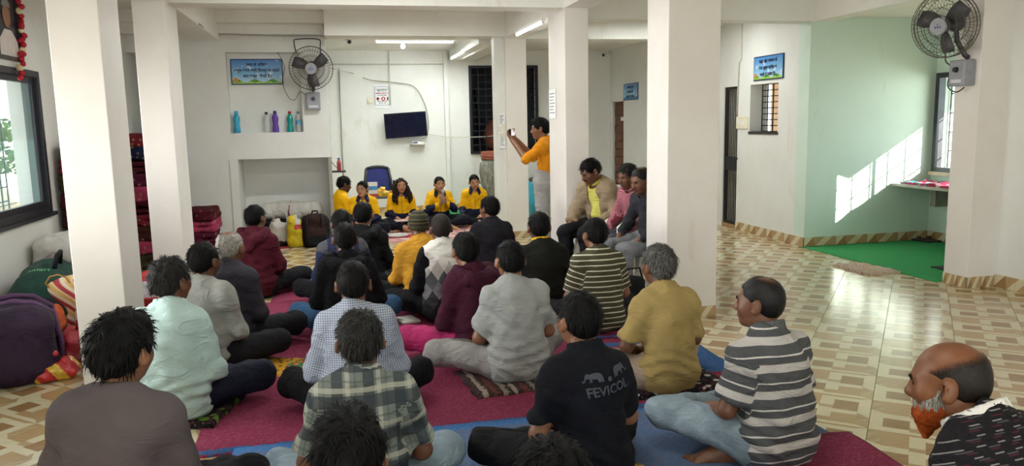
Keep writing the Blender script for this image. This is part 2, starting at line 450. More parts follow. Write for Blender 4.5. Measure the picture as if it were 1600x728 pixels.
wall('wall_alcove_side', [(7.25, 7.48, 5.85, 6.75, 0, 3.1), (7.25, 7.48, 8.22, 8.27, 0, 3.1), (7.25, 7.48, 6.75, 8.22, 0, .86), (7.25, 7.48, 6.75, 8.22, 2.06, 3.1)], WALL_G)
wall('wall_alcove_front', [(5.85, 7.48, 5.85, 6.08, 0, 3.1)], WALL)
struct(MB().box(5.53, 5.95, 5.8, 6.08, 0, 3.1).build('pillar', PILLAR, bevel=.006), 'cream pillar on the right carrying the wall fan')
struct(MB().box(2.50, 2.93, 5.57, 5.98, 0, 3.1).build('pillar', PILLAR, bevel=.006), 'broad free-standing cream pillar right of centre')
struct(MB().box(-1.56, -1.285, 5.02, 5.47, 0, 3.1).build('pillar', PILLAR, bevel=.006), 'free-standing cream pillar nearest on the left')
struct(MB().box(-1.615, -1.355, 7.32, 7.87, 0, 3.1).build('pillar', PILLAR, bevel=.006), 'second cream pillar on the left, in front of the bedding')
struct(MB().box(2.267, 2.512, 7.5, 8.1, 0, 3.1).build('pillar', PILLAR, bevel=.006), 'cream pillar beside the man filming')
struct(MB().box(2.267, 2.555, 10.22, 10.6, 0, 3.1).build('pillar', PILLAR, bevel=.006), 'far cream pillar beside the water pot')
struct(MB().box(2.13, 2.267, 10.28, 10.45, 0, 3.1).build('trim_3', WALL))
# storage wall with an open niche and a display recess
NY = 10.8
wall('wall_storage', [(-1.86, -1.245, NY, 11.4, 0, 1.15), (-.085, -.045, NY, 11.45, 0, 1.15),
                      (-2.5, -.045, NY, 11.4, 1.15, 1.495), (-2.5, -.045, NY, 11.4, 2.535, 3.1), (-.385, -.045, NY, 11.4, 1.495, 2.535),
                      (-1.86, -1.31, NY, 11.4, 1.495, 2.535), (-1.31, -.385, NY + .17, 11.4, 1.495, 2.535),
                      (-2.5, -.045, 11.4, 11.55, 0, 3.1)], WALL, 'cream storage wall with an open niche and a display recess')
MB_ = MB().box(-1.35, -1.245, NY - .012, NY, 0, 1.16); struct(MB_.build('trim_4', WALL))
struct(MB().box(-.085, -.04, NY - .02, NY, 0, 1.15).build('trim_5', CABLE_G))
# ceiling slabs and beams
wall('ceiling', [(-2.75, 7.5, -5, 10.35, 3.0, 3.12), (-2.75, 7.5, 10.35, 14.35, 2.86, 3.12), (5.75, 7.5, 6.08, 8.27, 2.72, 3.0)], CEIL)
wall('beam_cross', [(-1.36, 2.267, 7.5, 7.78, 2.67, 3.0)], CEIL, 'beam crossing the hall above the seated rows')
wall('beam_back', [(-.045, 2.267, 10.22, 10.6, 2.69, 3.0), (2.555, 5.15, 10.22, 10.6, 2.66, 3.0), (-2.5, -.045, 10.55, NY, 2.74, 3.0)], CEIL)
wall('beam_left', [(-1.62, -1.30, -5, 5.02, 2.66, 3.0), (-1.62, -1.30, 5.47, 7.32, 2.66, 3.0), (-1.62, -1.34, 7.87, 10.55, 2.66, 3.0)], CEIL)
wall('beam_right', [(2.267, 2.54, -5, 7.5, 2.67, 3.0), (2.267, 2.54, 8.1, 10.22, 2.67, 3.0), (2.267, 2.54, 10.6, 14.1, 2.67, 2.86)], CEIL)
wall('beam_alcove', [(5.5, 5.75, 6.08, 8.27, 2.66, 3.0), (2.54, 5.5, 8.27, 8.55, 2.67, 3.0)], CEIL)
wall('beam_rear_room', [(2.1, 2.267, 11.2, 14.1, 2.69, 2.86)], CEIL)

# skirting tiles
SK = [T_CREAM, T_TAN, T_BROWN]
def skirting(name, p, q, h=0.115, step=0.42, label=None):
    """row of cut floor tiles along a wall from p to q (wall on the left of p->q)"""
    p = Vector(p); q = Vector(q); d = (q - p); L = d.length; d.normalize(); nrm = Vector((-d.y, d.x))
    pn = p + nrm * .003; qn = q + nrm * .003
    root = struct(MB().add([(*pn, 0), (*qn, 0), (*qn, h), (*pn, h)], [(3, 2, 1, 0)]).build(name, GROUT), label)
    n = max(1, round(L / step)); w = L / n
    mb = MB(); e = 0.0015; o = 0.008
    def P(a, z, off=o): v = d * a + nrm * off; return (v.x, v.y, z)
    for m, poly in ((1, [(e, 0), (w * .42, 0), (w * .12, h), (e, h)]), (0, [(w * .42, 0), (w * .66, 0), (w * .36, h), (w * .12, h)]),
                    (2, [(w * .66, 0), (w - e, 0), (w * .72, h)]), (1, [(w * .66, 0), (w * .72, h), (w * .36, h)]), (0, [(w - e, 0), (w - e, h), (w * .72, h)])):
        mb.fi = m; mb.add([P(a, z) for a, z in poly], [tuple(range(len(poly)))[::-1]])
    mb.fi = 0; mb.add([P(e, h), P(w - e, h), P(w - e, h, 0), P(e, h, 0)], [(0, 1, 2, 3)])
    me = mb.mesh('skirting_tile', SK)
    for i in range(n):
        v = p + d * (w * i); link_mesh('skirting_tile', me, root, (v.x, v.y, 0))
skirting('baseboard_right', (5.5, 8.27), (5.5, 9.92)); skirting('baseboard_right_far', (5.15, 11.2), (5.15, 13.4))
skirting('baseboard_alcove', (7.25, 8.27), (5.5, 8.27)); skirting('baseboard_alcove_side', (7.25, 6.1), (7.25, 8.27))
skirting('baseboard_pillar_right', (5.53, 5.8), (5.53, 6.08), .1, .15); skirting('baseboard_pillar_front', (5.83, 5.8), (5.53, 5.8), .1, .15)
skirting('baseboard_near', (5.83, 2.0), (5.83, 5.8))
skirting('baseboard_column', (2.93, 5.57), (2.50, 5.57), .085, .215); skirting('baseboard_column_side', (2.50, 5.57), (2.50, 5.98), .085, .2)
skirting('baseboard_far_column', (2.555, 10.22), (2.267, 10.22), .09, .29); skirting('baseboard_back', (2.44, 14.1), (2.05, 14.1), .09); skirting('baseboard_back_wall', (1.98, 14.1), (.6, 14.1), .09)

# ------------------------------------------------------------------ windows and doors
def grid_bars(mb, plane, at, a0, a1, z0, z1, na, nz, r=0.007):
    for i in range(na + 1):
        a = a0 + (a1 - a0) * i / na; p = (at, a, z0) if plane == 'x' else (a, at, z0); q = (at, a, z1) if plane == 'x' else (a, at, z1); mb.rod(p, q, r, n=4)
    for i in range(nz + 1):
        z = z0 + (z1 - z0) * i / nz; p = (at, a0, z) if plane == 'x' else (a0, at, z); q = (at, a1, z) if plane == 'x' else (a1, at, z); mb.rod(p, q, r, n=4)
def frame_x(mb, x0, x1, y0, y1, z0, z1, w):
    mb.box(x0, x1, y0, y0 + w, z0, z1); mb.box(x0, x1, y1 - w, y1, z0, z1); mb.box(x0, x1, y0 + w, y1 - w, z0, z0 + w); mb.box(x0, x1, y0 + w, y1 - w, z1 - w, z1)
def frame_y(mb, y0, y1, x0, x1, z0, z1, w):
    mb.box(x0, x0 + w, y0, y1, z0, z1); mb.box(x1 - w, x1, y0, y1, z0, z1); mb.box(x0 + w, x1 - w, y0, y1, z0, z0 + w); mb.box(x0 + w, x1 - w, y0, y1, z1 - w, z1)
def glass(name, c, a=0.25):
    t = NT(name); t.fin(lin(c), 0.05); t.b.inputs['Alpha'].default_value = a; return t.m
GLASS = glass('window_glass', 'b9d9d6', 0.22)
w1 = MB(); frame_x(w1, WL - .12, WL + .015, 5.5, 7.66, .86, 2.09, .055); w1 = struct(w1.build('window_1', DARKFRAME, bevel=.004), 'dark framed sliding window with iron grille in the left wall')
m = MB(); frame_x(m, WL - .06, WL - .02, 6.55, 7.60, .915, 2.035, .05); m.build('sash', DARKFRAME, w1)
m = MB().box(WL - .045, WL - .04, 6.60, 7.55, .965, 1.985); m.build('pane', GLASS, w1)
m = MB(); frame_x(m, WL - .11, WL - .07, 5.55, 6.62, .915, 2.035, .05); m.build('sash', DARKFRAME, w1)
m = MB(); grid_bars(m, 'x', WL - .2, 5.52, 7.30, .88, 2.07, 15, 10); m.build('grille', BLACKMETAL, w1)
MB().box(WL - .25, WL + .04, 5.46, 7.70, .83, .862).build('sill', DARKFRAME, w1)
w1b = MB(); frame_x(w1b, WL - .12, WL + .015, 3.1, 5.3, .86, 2.09, .055); struct(w1b.build('window_5', DARKFRAME))
w2 = MB(); frame_x(w2, 7.20, 7.30, 6.75, 8.22, .86, 2.06, .06); w2 = struct(w2.build('window_2', DARKFRAME, bevel=.004), 'dark framed alcove window full of bright daylight')
m = MB(); frame_x(m, 7.26, 7.285, 6.81, 7.46, .92, 2.0, .03); m.build('sash', DARKFRAME, w2)
m = MB(); grid_bars(m, 'x', 7.42, 6.77, 8.20, .88, 2.04, 6, 5, .009); m.build('grille', BLACKMETAL, w2)
MB().box(7.18, 7.45, 6.72, 8.24, .82, .865).build('sill', plain('sill_stone', 'a99a84', .4), w2)
w3 = MB(); w3.box(5.49, 5.74, 8.9, 9.62, 1.345, 1.38); w3 = struct(w3.build('window_3', plain('dark_stone', '33312f', .4)), 'small window with a dark iron grid in the right wall')
m = MB(); grid_bars(m, 'x', 5.68, 8.92, 9.6, 1.38, 2.0, 5, 8, .009); m.build('grille', BLACKMETAL, w3)
w4 = MB(); frame_y(w4, 14.06, 14.12, 2.44, 3.73, 1.0, 2.59, .045); w4 = struct(w4.build('window_4', BLACKMETAL), 'large black grid window in the back wall')
m = MB(); grid_bars(m, 'y', 14.10, 2.48, 3.69, 1.04, 2.55, 9, 12, .009); m.build('grille', BLACKMETAL, w4)
# barred iron door in the right wall
d1 = MB(); frame_x(d1, 5.52, 5.56, 9.92, 10.33, .06, 2.0, .035); d1 = struct(d1.build('door_1', BLACKMETAL), 'narrow black iron barred door in the right wall')
m = MB()
for i in range(8): m.rod((5.54, 9.97 + i * .046, .08), (5.54, 9.97 + i * .046, 1.98), .008, n=5)
m.build('bars', BLACKMETAL, d1); m = MB().box(5.525, 5.555, 9.95, 10.30, .82, 1.02); m.build('lock_plate', BLACKMETAL, d1)
m = MB().rod((5.5, 9.90, 1.0), (5.5, 10.02, 1.0), .012); m.build('bolt', BLACKMETAL, d1)
MB().box(5.50, 5.58, 9.92, 10.33, 0, .06).build('threshold', T_BROWN, d1)
# narrow brown door leaf in the far right corner
BRICKW = plain('brown_boards', '6a4632', .7, var=.3, scale=6)
d2 = MB(); d2.box(5.13, 5.16, 13.93, 13.99, 0, 1.93); d2.box(5.13, 5.16, 13.38, 13.99, 1.9, 1.95); d2 = struct(d2.build('door_2', WALL), 'narrow doorway with brown boards in the far right corner')
for i in range(13): MB().box(5.19 - .006 * (i % 2), 5.22, 13.42, 13.93, .02 + i * .145, .155 + i * .145).build('board', BRICKW, d2)
MB().box(5.17, 5.185, 13.46, 13.60, 1.55, 1.62).build('door_notice', WHITEPL, d2)
# dark store room seen through the back grid window, and things outside the other windows
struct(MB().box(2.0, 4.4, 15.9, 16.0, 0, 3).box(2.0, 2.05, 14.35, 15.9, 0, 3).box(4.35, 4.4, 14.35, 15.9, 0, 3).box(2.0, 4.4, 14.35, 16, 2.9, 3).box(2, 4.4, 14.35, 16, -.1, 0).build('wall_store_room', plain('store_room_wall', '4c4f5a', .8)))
struct(MB().box(5.75, 8.5, 9.0, 12.0, -.1, 0).box(6.6, 6.7, 8.5, 10.9, 0, 3.2).build('wall_neighbour', plain('neighbour_wall', 'd9b89a', .8)))
struct(MB().box(-9, -2.75, -6, 22, -.3, -.02).box(7.48, 20, -6, 22, -.3, -.02).box(-2.75, 7.48, -9, -5, -.3, -.02).build('ground_outside', plain('outside_ground', 'b7a98c', .9)))
struct(MB().box(-7.2, -7.0, 0, 20, 0, 1.1).build('wall_outside', plain('outside_wall', 'd9d6c8', .8)))
# ------------------------------------------------------------------ rugs and mats on the floor
def rug_mat(name, fn):
    t = NT(name); co = t.n('TexCoord').outputs['Object']; s = t.sep(co); col = fn(t, s[0], s[1])
    k = t.noise(co, 90, 3, .7); w = t.noise(t.co('Object', (1, 3.2, 1)), 55, 2, .6)
    col = t.mix(t.math('MULTIPLY', k, .45), col, (.012, .008, .014, 1)); col = t.mix(t.math('MULTIPLY', t.math('GREATER_THAN', w, .58), .22), col, lin('c9808a'))
    t.bump(t.math('ADD', k, w), .6, .008); return t.fin(col, .95, 0, .15)
def bands(base, bs, ax=1):
    def f(t, x, y):
        c = lin(base); v = y if ax else x
        wob = t.math('MULTIPLY', t.math('SUBTRACT', t.noise(t.n('TexCoord').outputs['Object'], 26, 2), .5), .06)
        v2 = t.math('ADD', v, wob)
        for a, b, cc in bs: c = t.mix(band(t, v2, a, b), c, lin(cc))
        return c
    return f
def rug(name, x0, x1, y0, y1, z, th, mat, label, cat='rug', group=None, seed=1, nx=26, ny=26, fringe=False, rz=0.0, wav=.0035):
    """woven mat with a slightly wavy edge and surface"""
    r = random.Random(seed); cx, cy = (x0 + x1) / 2, (y0 + y1) / 2; W, D = x1 - x0, y1 - y0; mb = MB(); vs = []; ph = [r.uniform(0, 6) for _ in range(6)]
    for k, zz in ((0, 0), (1, th)):
        for j in range(ny + 1):
            for i in range(nx + 1):
                u, v = i / nx, j / ny
                x = (u - .5) * W + .008 * math.sin(v * 17 + ph[0]) * (abs(u - .5) * 2); y = (v - .5) * D + .008 * math.sin(u * 19 + ph[1]) * (abs(v - .5) * 2)
                wz = wav * (math.sin(u * 11 + v * 7 + ph[2]) * math.sin(v * 13 + ph[3]) + .5 * math.sin(u * 23 + ph[4])) if k else 0
                vs.append((x, y, zz + max(0, wz)))
    n = (nx + 1) * (ny + 1); fs = []
    for j in range(ny):
        for i in range(nx):
            a = j * (nx + 1) + i; fs.append((n + a, n + a + 1, n + a + nx + 2, n + a + nx + 1)); 
    mb.smooth = True
    per = [(i, 0) for i in range(nx + 1)] + [(nx, j) for j in range(1, ny + 1)] + [(i, ny) for i in range(nx - 1, -1, -1)] + [(0, j) for j in range(ny - 1, 0, -1)]
    ids = [j * (nx + 1) + i for i, j in per]
    for a, b in zip(ids, ids[1:] + ids[:1]): fs.append((a, b, n + b, n + a))
    mb.add(vs, fs); o = mb.build(name, mat); o.location = (cx, cy, z); o.rotation_euler = (0, 0, rz); return tag(o, label, cat, group)
MAR = '8a3150'
rug('woven_rug', -.76, 2.36, 3.80, 7.12, 0.0, .012, rug_mat('rug_maroon', bands(MAR, [(-1.66, -1.60, '2f6296')])), 'large maroon woven rug under the middle rows')
rug('woven_rug', -.62, 2.30, 7.10, 8.32, 0.0, .013, rug_mat('rug_maroon_far', bands(MAR, [(.26, .8, '2f5f96')])), 'maroon rug with a blue end, furthest from the camera', seed=5)
rug('woven_rug', 1.55, 2.40, 4.02, 5.02, .0125, .006, rug_mat('rug_blue_patch', bands('2a66a0', [(-.6, -.28, MAR), (.36, .41, MAR)])), 'bright blue and maroon banded mat right of the tan t-shirt', seed=3)
rug('woven_rug', -.55, 2.33, 1.4, 3.84, .0, .013, rug_mat('rug_denim', bands('567397', [(1.15, 1.3, '3a7ab5')])), 'denim blue woven rug along the bottom of the picture', seed=4)
rug('woven_rug', 1.75, 2.42, 1.5, 3.22, .0132, .006, rug_mat('rug_maroon_corner', bands(MAR, [])), 'maroon rug corner under the striped polo', seed=6)
def motif(name, base, cc, scale, thr, cc2=None):
    def f(t, x, y):
        v = t.n('TexVoronoi'); v.inputs['Scale'].default_value = scale; t.L(t.n('TexCoord').outputs['Object'], v.inputs['Vector'])
        c = t.mix(t.math('LESS_THAN', v.outputs['Distance'], thr), lin(base), lin(cc))
        if cc2: c = t.mix(t.math('GREATER_THAN', t.noise(t.n('TexCoord').outputs['Object'], scale * .8, 2), .56), c, lin(cc2))
        return c
    return rug_mat(name, f)
rug('sitting_mat', -1.25, -.62, 4.22, 4.78, .012, .03, motif('mat_leaf', '151a14', '5f8a1f', 11, .30), 'black mat with green leaves under the mint shirt', 'mat', rz=-.25, nx=10, ny=10)
rug('floor_cushion', -1.0, -.42, 2.38, 2.95, .0, .10, motif('cushion_brown', '4a3a34', '7a5a48', 14, .3), 'folded brown cushion under the man in the grey-brown top', 'cushion', nx=8, ny=8)
rug('sitting_mat', .70, 1.38, 4.22, 4.70, .012, .02, rug_mat('mat_stripes', bands('3a3430', [(-.3 + .06 * i, -.27 + .06 * i, ('a79a8c', '6e3b33', '8c8478')[i % 3]) for i in range(11)], 0)), 'narrow striped mat under the light grey t-shirt', 'mat', rz=.1, nx=10, ny=10)
rug('sitting_mat', 1.42, 2.16, 3.92, 4.34, .0165, .028, motif('mat_blackwhite', '17171b', 'cfccc4', 17, .33), 'black mat with white motifs under the tan t-shirt', 'mat', rz=.06, nx=10, ny=10)
m = SDF((-.05, -.05, -.01), (.05, .05, .05), .005).ell((0, 0, .018), (.028, .022, .018)).crumple(.003, 160, 2); o = sdf_obj('tassel', m, plain('teal_wool', '17778c', .9)); o.location = (1.45, 3.86, .014); tag(o, 'teal tassel lying by the black and white mat', 'tassel')
rug('sitting_mat', -.60, -.30, 4.95, 5.28, .012, .02, motif('mat_yellow', 'c89416', '3a2c12', 24, .3), 'small yellow mat behind the mint shirt, by the light grey shirt', 'mat', rz=-.4, nx=8, ny=8)
rug('sitting_mat', .92, 1.32, 2.75, 3.10, .013, .02, motif('mat_yellow2', 'd3a92a', 'ecd58a', 20, .3), 'yellow patterned mat under the navy polo', 'mat', rz=.2, nx=8, ny=8)
rug('folded_cloth', -.36, -.16, 4.95, 5.22, .012, .02, motif('cloth_flowers', '2e7a52', 'd8a33c', 16, .32, 'c2443a'), 'small green and orange flowered cloth in the aisle', 'cloth', rz=.3, nx=8, ny=8)
rug('sitting_mat', .30, .72, 6.62, 7.05, .0125, .02, motif('mat_bw2', '26272b', 'd9d6cc', 19, .32), 'black and white mat by the mustard top', 'mat', rz=.1, nx=8, ny=8)
rug('doormat', 5.08, 5.44, 6.55, 7.10, .0, .018, motif('mat_door', 'd6bfa6', '9a5a48', 26, .22, 'e2d2bc'), 'faded brown doormat at the edge of the green carpet', 'mat', rz=.04, nx=12, ny=12, wav=.012)
rug('green_carpet', 5.46, 7.24, 6.1, 8.25, .0, .008, rug_mat('carpet_green', lambda t, x, y: lin('34a862')), 'flat green carpet in the alcove', 'carpet', wav=.001)
rug('black_doormat', 5.92, 6.25, 6.35, 6.68, .0085, .012, plain('rubber_black', '17171a', .8), 'small black rubber mat on the green carpet', 'mat', nx=6, ny=6, wav=.001)
rug('green_mat', 1.85, 3.6, 12.9, 13.9, .0, .008, rug_mat('carpet_green2', lambda t, x, y: lin('2a9a55')), 'green mat behind the singers by the pot', 'mat', wav=.001)
rug('pink_mat', .32, 2.35, 10.35, 11.9, .0, .012, motif('mat_pink', 'd8a7a4', 'b93d4c', 7, .30, 'e6c9bf'), 'pink and red flowered mat under the singers', 'mat', rz=-.02)
rug('striped_mat', 1.55, 2.30, 5.15, 5.75, .0125, .008, rug_mat('mat_magenta', bands('7a2052', [(-.3 + .1 * i, -.26 + .1 * i, ('2c5f99', 'c04d86', '1e2338')[i % 3]) for i in range(7)])), 'magenta striped mat under the olive striped t-shirt', 'mat', nx=10, ny=10)

# ------------------------------------------------------------------ lamps in the back room
TUBE = plain('tube_glow', 'ffffff', .3, emit=16.0, var=0); FIX = plain('lamp_fixture', 'f4f3ee', .4, var=.02)
def tube_light(name, p, q, label, e=1.0):
    p = Vector(p); q = Vector(q); L = (q - p).length; root = empty(name, (p + q) / 2, math.atan2((q - p).y, (q - p).x), label, 'light', 'ceiling tube lights')
    MB().box(-L / 2 - .03, L / 2 + .03, -.022, .022, .0, .035).build('fixture', FIX, root)
    for s in (-1, 1): MB().box(s * L / 2 - .012, s * L / 2 + .012, -.014, .014, -.03, .0).build('holder', FIX, root)
    MB().rod((-L / 2, 0, -.016), (L / 2, 0, -.016), .013, n=10).build('tube', TUBE, root); return root
tube_light('tube_light', (.69, 12.1, 2.82), (1.88, 12.1, 2.82), 'lit white tube light under the back room ceiling')
tube_light('tube_light', (2.08, 13.7, 2.70), (2.08, 12.5, 2.70), 'lit tube light beside the beam near the grid window')
tube_light('tube_light', (2.25, 8.25, 2.64), (2.25, 9.45, 2.64), 'tube light along the beam above the man filming')
add_light('back_room_tube', 'AREA', (1.28, 12.1, 2.78), 30, (.92, 1.0, .97), target=(1.28, 12.1, 0), shape='RECTANGLE', size=1.2, size_y=.06)
add_light('back_room_tube_side', 'AREA', (2.03, 13.1, 2.66), 15, (.92, 1.0, .97), target=(1.2, 13.1, 0), shape='RECTANGLE', size=.06, size_y=1.2)
b = empty('light_bulb', (1.12, 12.35, 2.86), 0, 'round lit bulb hanging by the back room tube', 'light')
MB().rod((0, 0, -.05), (0, 0, 0), .018).build('socket', FIX, b); MB().lathe([(.001, -.135), (.022, -.13), (.034, -.11), (.034, -.09), (.022, -.065), (.014, -.05)], 14).build('glass', TUBE, b)

# ------------------------------------------------------------------ signs with writing
INK = plain('ink_navy', '0d1a3a', .5, var=0); INKG = plain('ink_black', '17171a', .6, var=0); REDI = plain('ink_red', 'b3202c', .5, var=0)
def sky_print(name):
    t = NT(name); co = t.n('TexCoord').outputs['Object']; s = t.sep(co)
    c = t.ramp(t.math('ADD', t.math('MULTIPLY', s[1], 2.6), .5), [(0, lin('cfe6f2')), (.4, lin('7fb6dd')), (1, lin('2f6fb8'))]); c = t.mix(t.math('MULTIPLY', t.math('GREATER_THAN', t.noise(co, 9, 3), .6), .35), c, (1, 1, 1, 1))
    return t.fin(c, .25)
SKYP = sky_print('sky_print'); HILL = plain('hill_print', '4f8f2e', .4, var=.25, scale=30); HILL2 = plain('hill_print_light', '9cc24a', .4, var=.2, scale=30); FLOW = plain('flower_print', 'e09a3c', .4); WAVE = plain('wave_print', '2f78b5', .4)
BORDER = plain('sign_border', '17305f', .35)
def sign(name, org, right, w, h, lines, label, ts, hills=True):
    """board whose centre is org, right = its reading direction"""
    M = frame_matrix(right, (0, 0, 1), org); root = empty(name, (0, 0, 0), 0, label, 'sign'); root.matrix_basis = M
    MB().box(-w / 2, w / 2, -h / 2, h / 2, -.012, .0).build('board', BORDER, root); b = .014
    MB().box(-w / 2 + b, w / 2 - b, -h / 2 + b, h / 2 - b, 0, .002).build('printed_sheet', SKYP, root)
    if hills:
        n = 16; y0 = -h / 2 + b
        for k, (m, a) in enumerate(((HILL, .06), (HILL2, .035))):
            pts = [(-w / 2 + b + (w - 2 * b) * i / n, y0 + a * (.6 + .4 * math.sin(i * (1.1 + k) + k * 2)) * (h / .33)) for i in range(n + 1)]
            MB().prism([(-w / 2 + b, y0)] + [(w / 2 - b, y0)] + pts[::-1], 'z', .002, .003 + k * .0006).build('printed_hill', m, root)
        f = MB()
        for a in range(6): f.rod((-w / 2 + .06 + .02 * math.cos(a * 1.05), y0 + .05 + .02 * math.sin(a * 1.05), .003), (-w / 2 + .06 + .02 * math.cos(a * 1.05), y0 + .05 + .02 * math.sin(a * 1.05), .0048), .014, n=8)
        f.build('printed_flower', FLOW, root)
    else: MB().prism([(-w / 2 + b, -h / 2 + b), (w / 2 - b, -h / 2 + b), (w / 2 - b, -h / 2 + b + .05), (0, -h / 2 + b + .03), (-w / 2 + b, -h / 2 + b + .045)], 'z', .002, .003).build('printed_wave', WAVE, root)
    for i, ln in enumerate(lines):
        y = h * .27 - i * ts * 1.45
        me = text_mesh(ln, ts, INK, bold=.0014, extrude=.0008); o = link_mesh('lettering', me, root, (0, y, .0045))
    return root
sign('slogan_sign', (-.945, NY + .155, 2.295), (1, 0, 0), .66, .335, ['आय से अिधक', 'खर्च करने वाले ितरस्कार सहते', 'और कष्ट भोगते हैं।'], 'blue slogan sign above the bottles in the display recess', .051)
sign('slogan_sign', (5.485, 9.155, 2.20), (0, -1, 0), .70, .31, ['माता और भगवान से', 'कम मूल्य परिवार में', 'माली के समान है।'], 'blue slogan sign above the small barred window', .058)
sign('slogan_sign', (5.135, 13.03, 2.055), (0, -1, 0), .68, .29, ['आलसी मनुष्य', 'समय का भी', 'महत्व नहीं जानता।'], 'small pale blue sign at the far end of the right wall', .055, hills=False)
# emergency notice beside the television
M = frame_matrix((1, 0, 0), (0, 0, 1), (.875, 14.085, 2.06)); no = empty('emergency_notice', (0, 0, 0), 0, 'white emergency notice with red cross and flame icons on the back wall', 'poster'); no.matrix_basis = M
MB().box(-.13, .13, -.2, .2, -.004, 0).build('sheet', plain('notice_paper', 'eef0f0', .5, var=.02), no)
m = MB()
for s in (-1, 1): m.box(s * .122 - .003, s * .122 + .003, -.15, .17, 0, .001)
for y in (-.15, .17): m.box(-.125, .125, y - .003, y + .003, 0, .001)
m.build('border_line', plain('ink_blue', '3a5a9a', .5), no)
for body, y, sz, mm in (('IN CASE OF MEDICAL OR', .125, .019, INK), ('MEDICAL IN', .10, .030, INK), ('EMERGENCY', .055, .038, REDI), ('CALL THESE NUMBERS', .02, .017, INK), ('AMBULANCE  FIRE  POLICE', -.085, .015, INK), ('108 · 101 · 100', -.115, .02, INK)):
    link_mesh('lettering', text_mesh(body, sz, mm, bold=.001, extrude=.0005), no, (0, y, .0015))
m = MB().box(-.105, -.045, -.052, -.028, 0, .0015).box(-.087, -.063, -.070, -.010, 0, .0015); m.build('red_cross', REDI, no)
m = MB().rod((.02, -.04, 0), (.02, -.04, .0012), .036, n=24); m.build('flame_disc', REDI, no); MB().prism([(.005, -.058), (.035, -.058), (.033, -.035), (.02, -.012), (.008, -.035)], 'z', .0012, .002).build('flame', plain('print_white', 'f2f0ee', .5), no)
MB().prism([(.085, -.068), (.108, -.068), (.108, -.02), (.102, -.008), (.091, -.008), (.085, -.02)], 'z', 0, .0015).build('extinguisher', INK, no)
for loc, w, h, lab, nrm in (((2.245 - .03, 10.27, 1.60), .085, .17, 'upper white notice on the far pillar strip', 'y'), ((2.215, 10.27, 1.33), .085, .22, 'lower white notice on the far pillar strip', 'y'), ((2.262, 7.95, 1.75), .26, .30, 'white notice pinned to the pillar beside the man filming', 'x')):
    R = (1, 0, 0) if nrm == 'y' else (0, -1, 0); r = empty('paper_notice', (0, 0, 0), 0, lab, 'notice'); r.matrix_basis = frame_matrix(R, (0, 0, 1), loc)
    MB().box(-w / 2, w / 2, -h / 2, h / 2, -.001, .001).build('sheet', plain('notice_paper', 'eef0f0', .5, var=.02), r); m = MB()
    for i in range(7): m.box(-w * .38, w * (.36 - .12 * (i % 3)), h * (.36 - .11 * i) - .004, h * (.36 - .11 * i) + .004, .001, .0014)
    m.build('printed_lines', plain('ink_grey', '6a6a72', .6), r)
# framed portrait with garland high on the left wall
pr_ = empty('framed_portrait', (0, 0, 0), 0, 'framed portrait with a red garland high on the left wall', 'picture'); pr_.matrix_basis = frame_matrix((0, 1, 0), (0, 0, 1), (WL + .02, 7.06, 2.40))
m = MB(); frame_y(m, -.02, .012, -.25, .25, -.26, .34, .032)
m.v = [(x, z, y) for x, y, z in m.v]; m.f = [f[::-1] for f in m.f]; m.build('frame', plain('dark_wood_frame', '2a1c14', .35), pr_)
MB().box(-.22, .22, -.23, .31, -.015, -.005).build('photo_backdrop', plain('photo_dark', '2c2a33', .4), pr_)
MB().prism([(-.19, -.23), (.19, -.23), (.17, -.10), (.07, -.02), (-.07, -.02), (-.17, -.10)], 'z', -.004, .0).build('photo_clothing', plain('photo_white', 'd8cfc9', .5), pr_)
MB().prism([(.075 * math.cos(a) + .0, .095 * math.sin(a) + .09) for a in [k * .3927 for k in range(16)]], 'z', -.003, .001).build('photo_face', plain('photo_skin', '9a6a4e', .5), pr_)
MB().prism([(.085 * math.cos(a), .06 * math.sin(a) + .16) for a in [k * .3927 for k in range(9)]], 'z', -.002, .002).build('photo_hair', plain('photo_hairgrey', '8d8a86', .5), pr_)
gl = empty('garland', (WL + .04, 7.28, 2.66), 0, 'red flower garland hanging over the portrait frame', 'garland'); RF = plain('red_petals', 'b3182c', .7, var=.3, scale=60); WF = plain('pale_petals', 'd9c79a', .7)
fm = MB(); fm.lathe([(.001, -.02), (.018, -.014), (.026, 0), (.018, .014), (.001, .02)], 8); fm_r = fm.mesh('flower', RF); fm_w = fm.mesh('flower', WF)
for i in range(17):
    a = i / 16; o = link_mesh('flower', fm_w if i % 4 == 2 else fm_r, gl, (.012 * (i % 2), .02 * math.sin(i * 2.1) - .13 * max(0, a - .5) * 2.2, -.03 - a * .62)); o.rotation_euler = (i, i * 1.3, 0)
    o.scale = (1, 1.0 + .2 * (i % 3), 1.1)

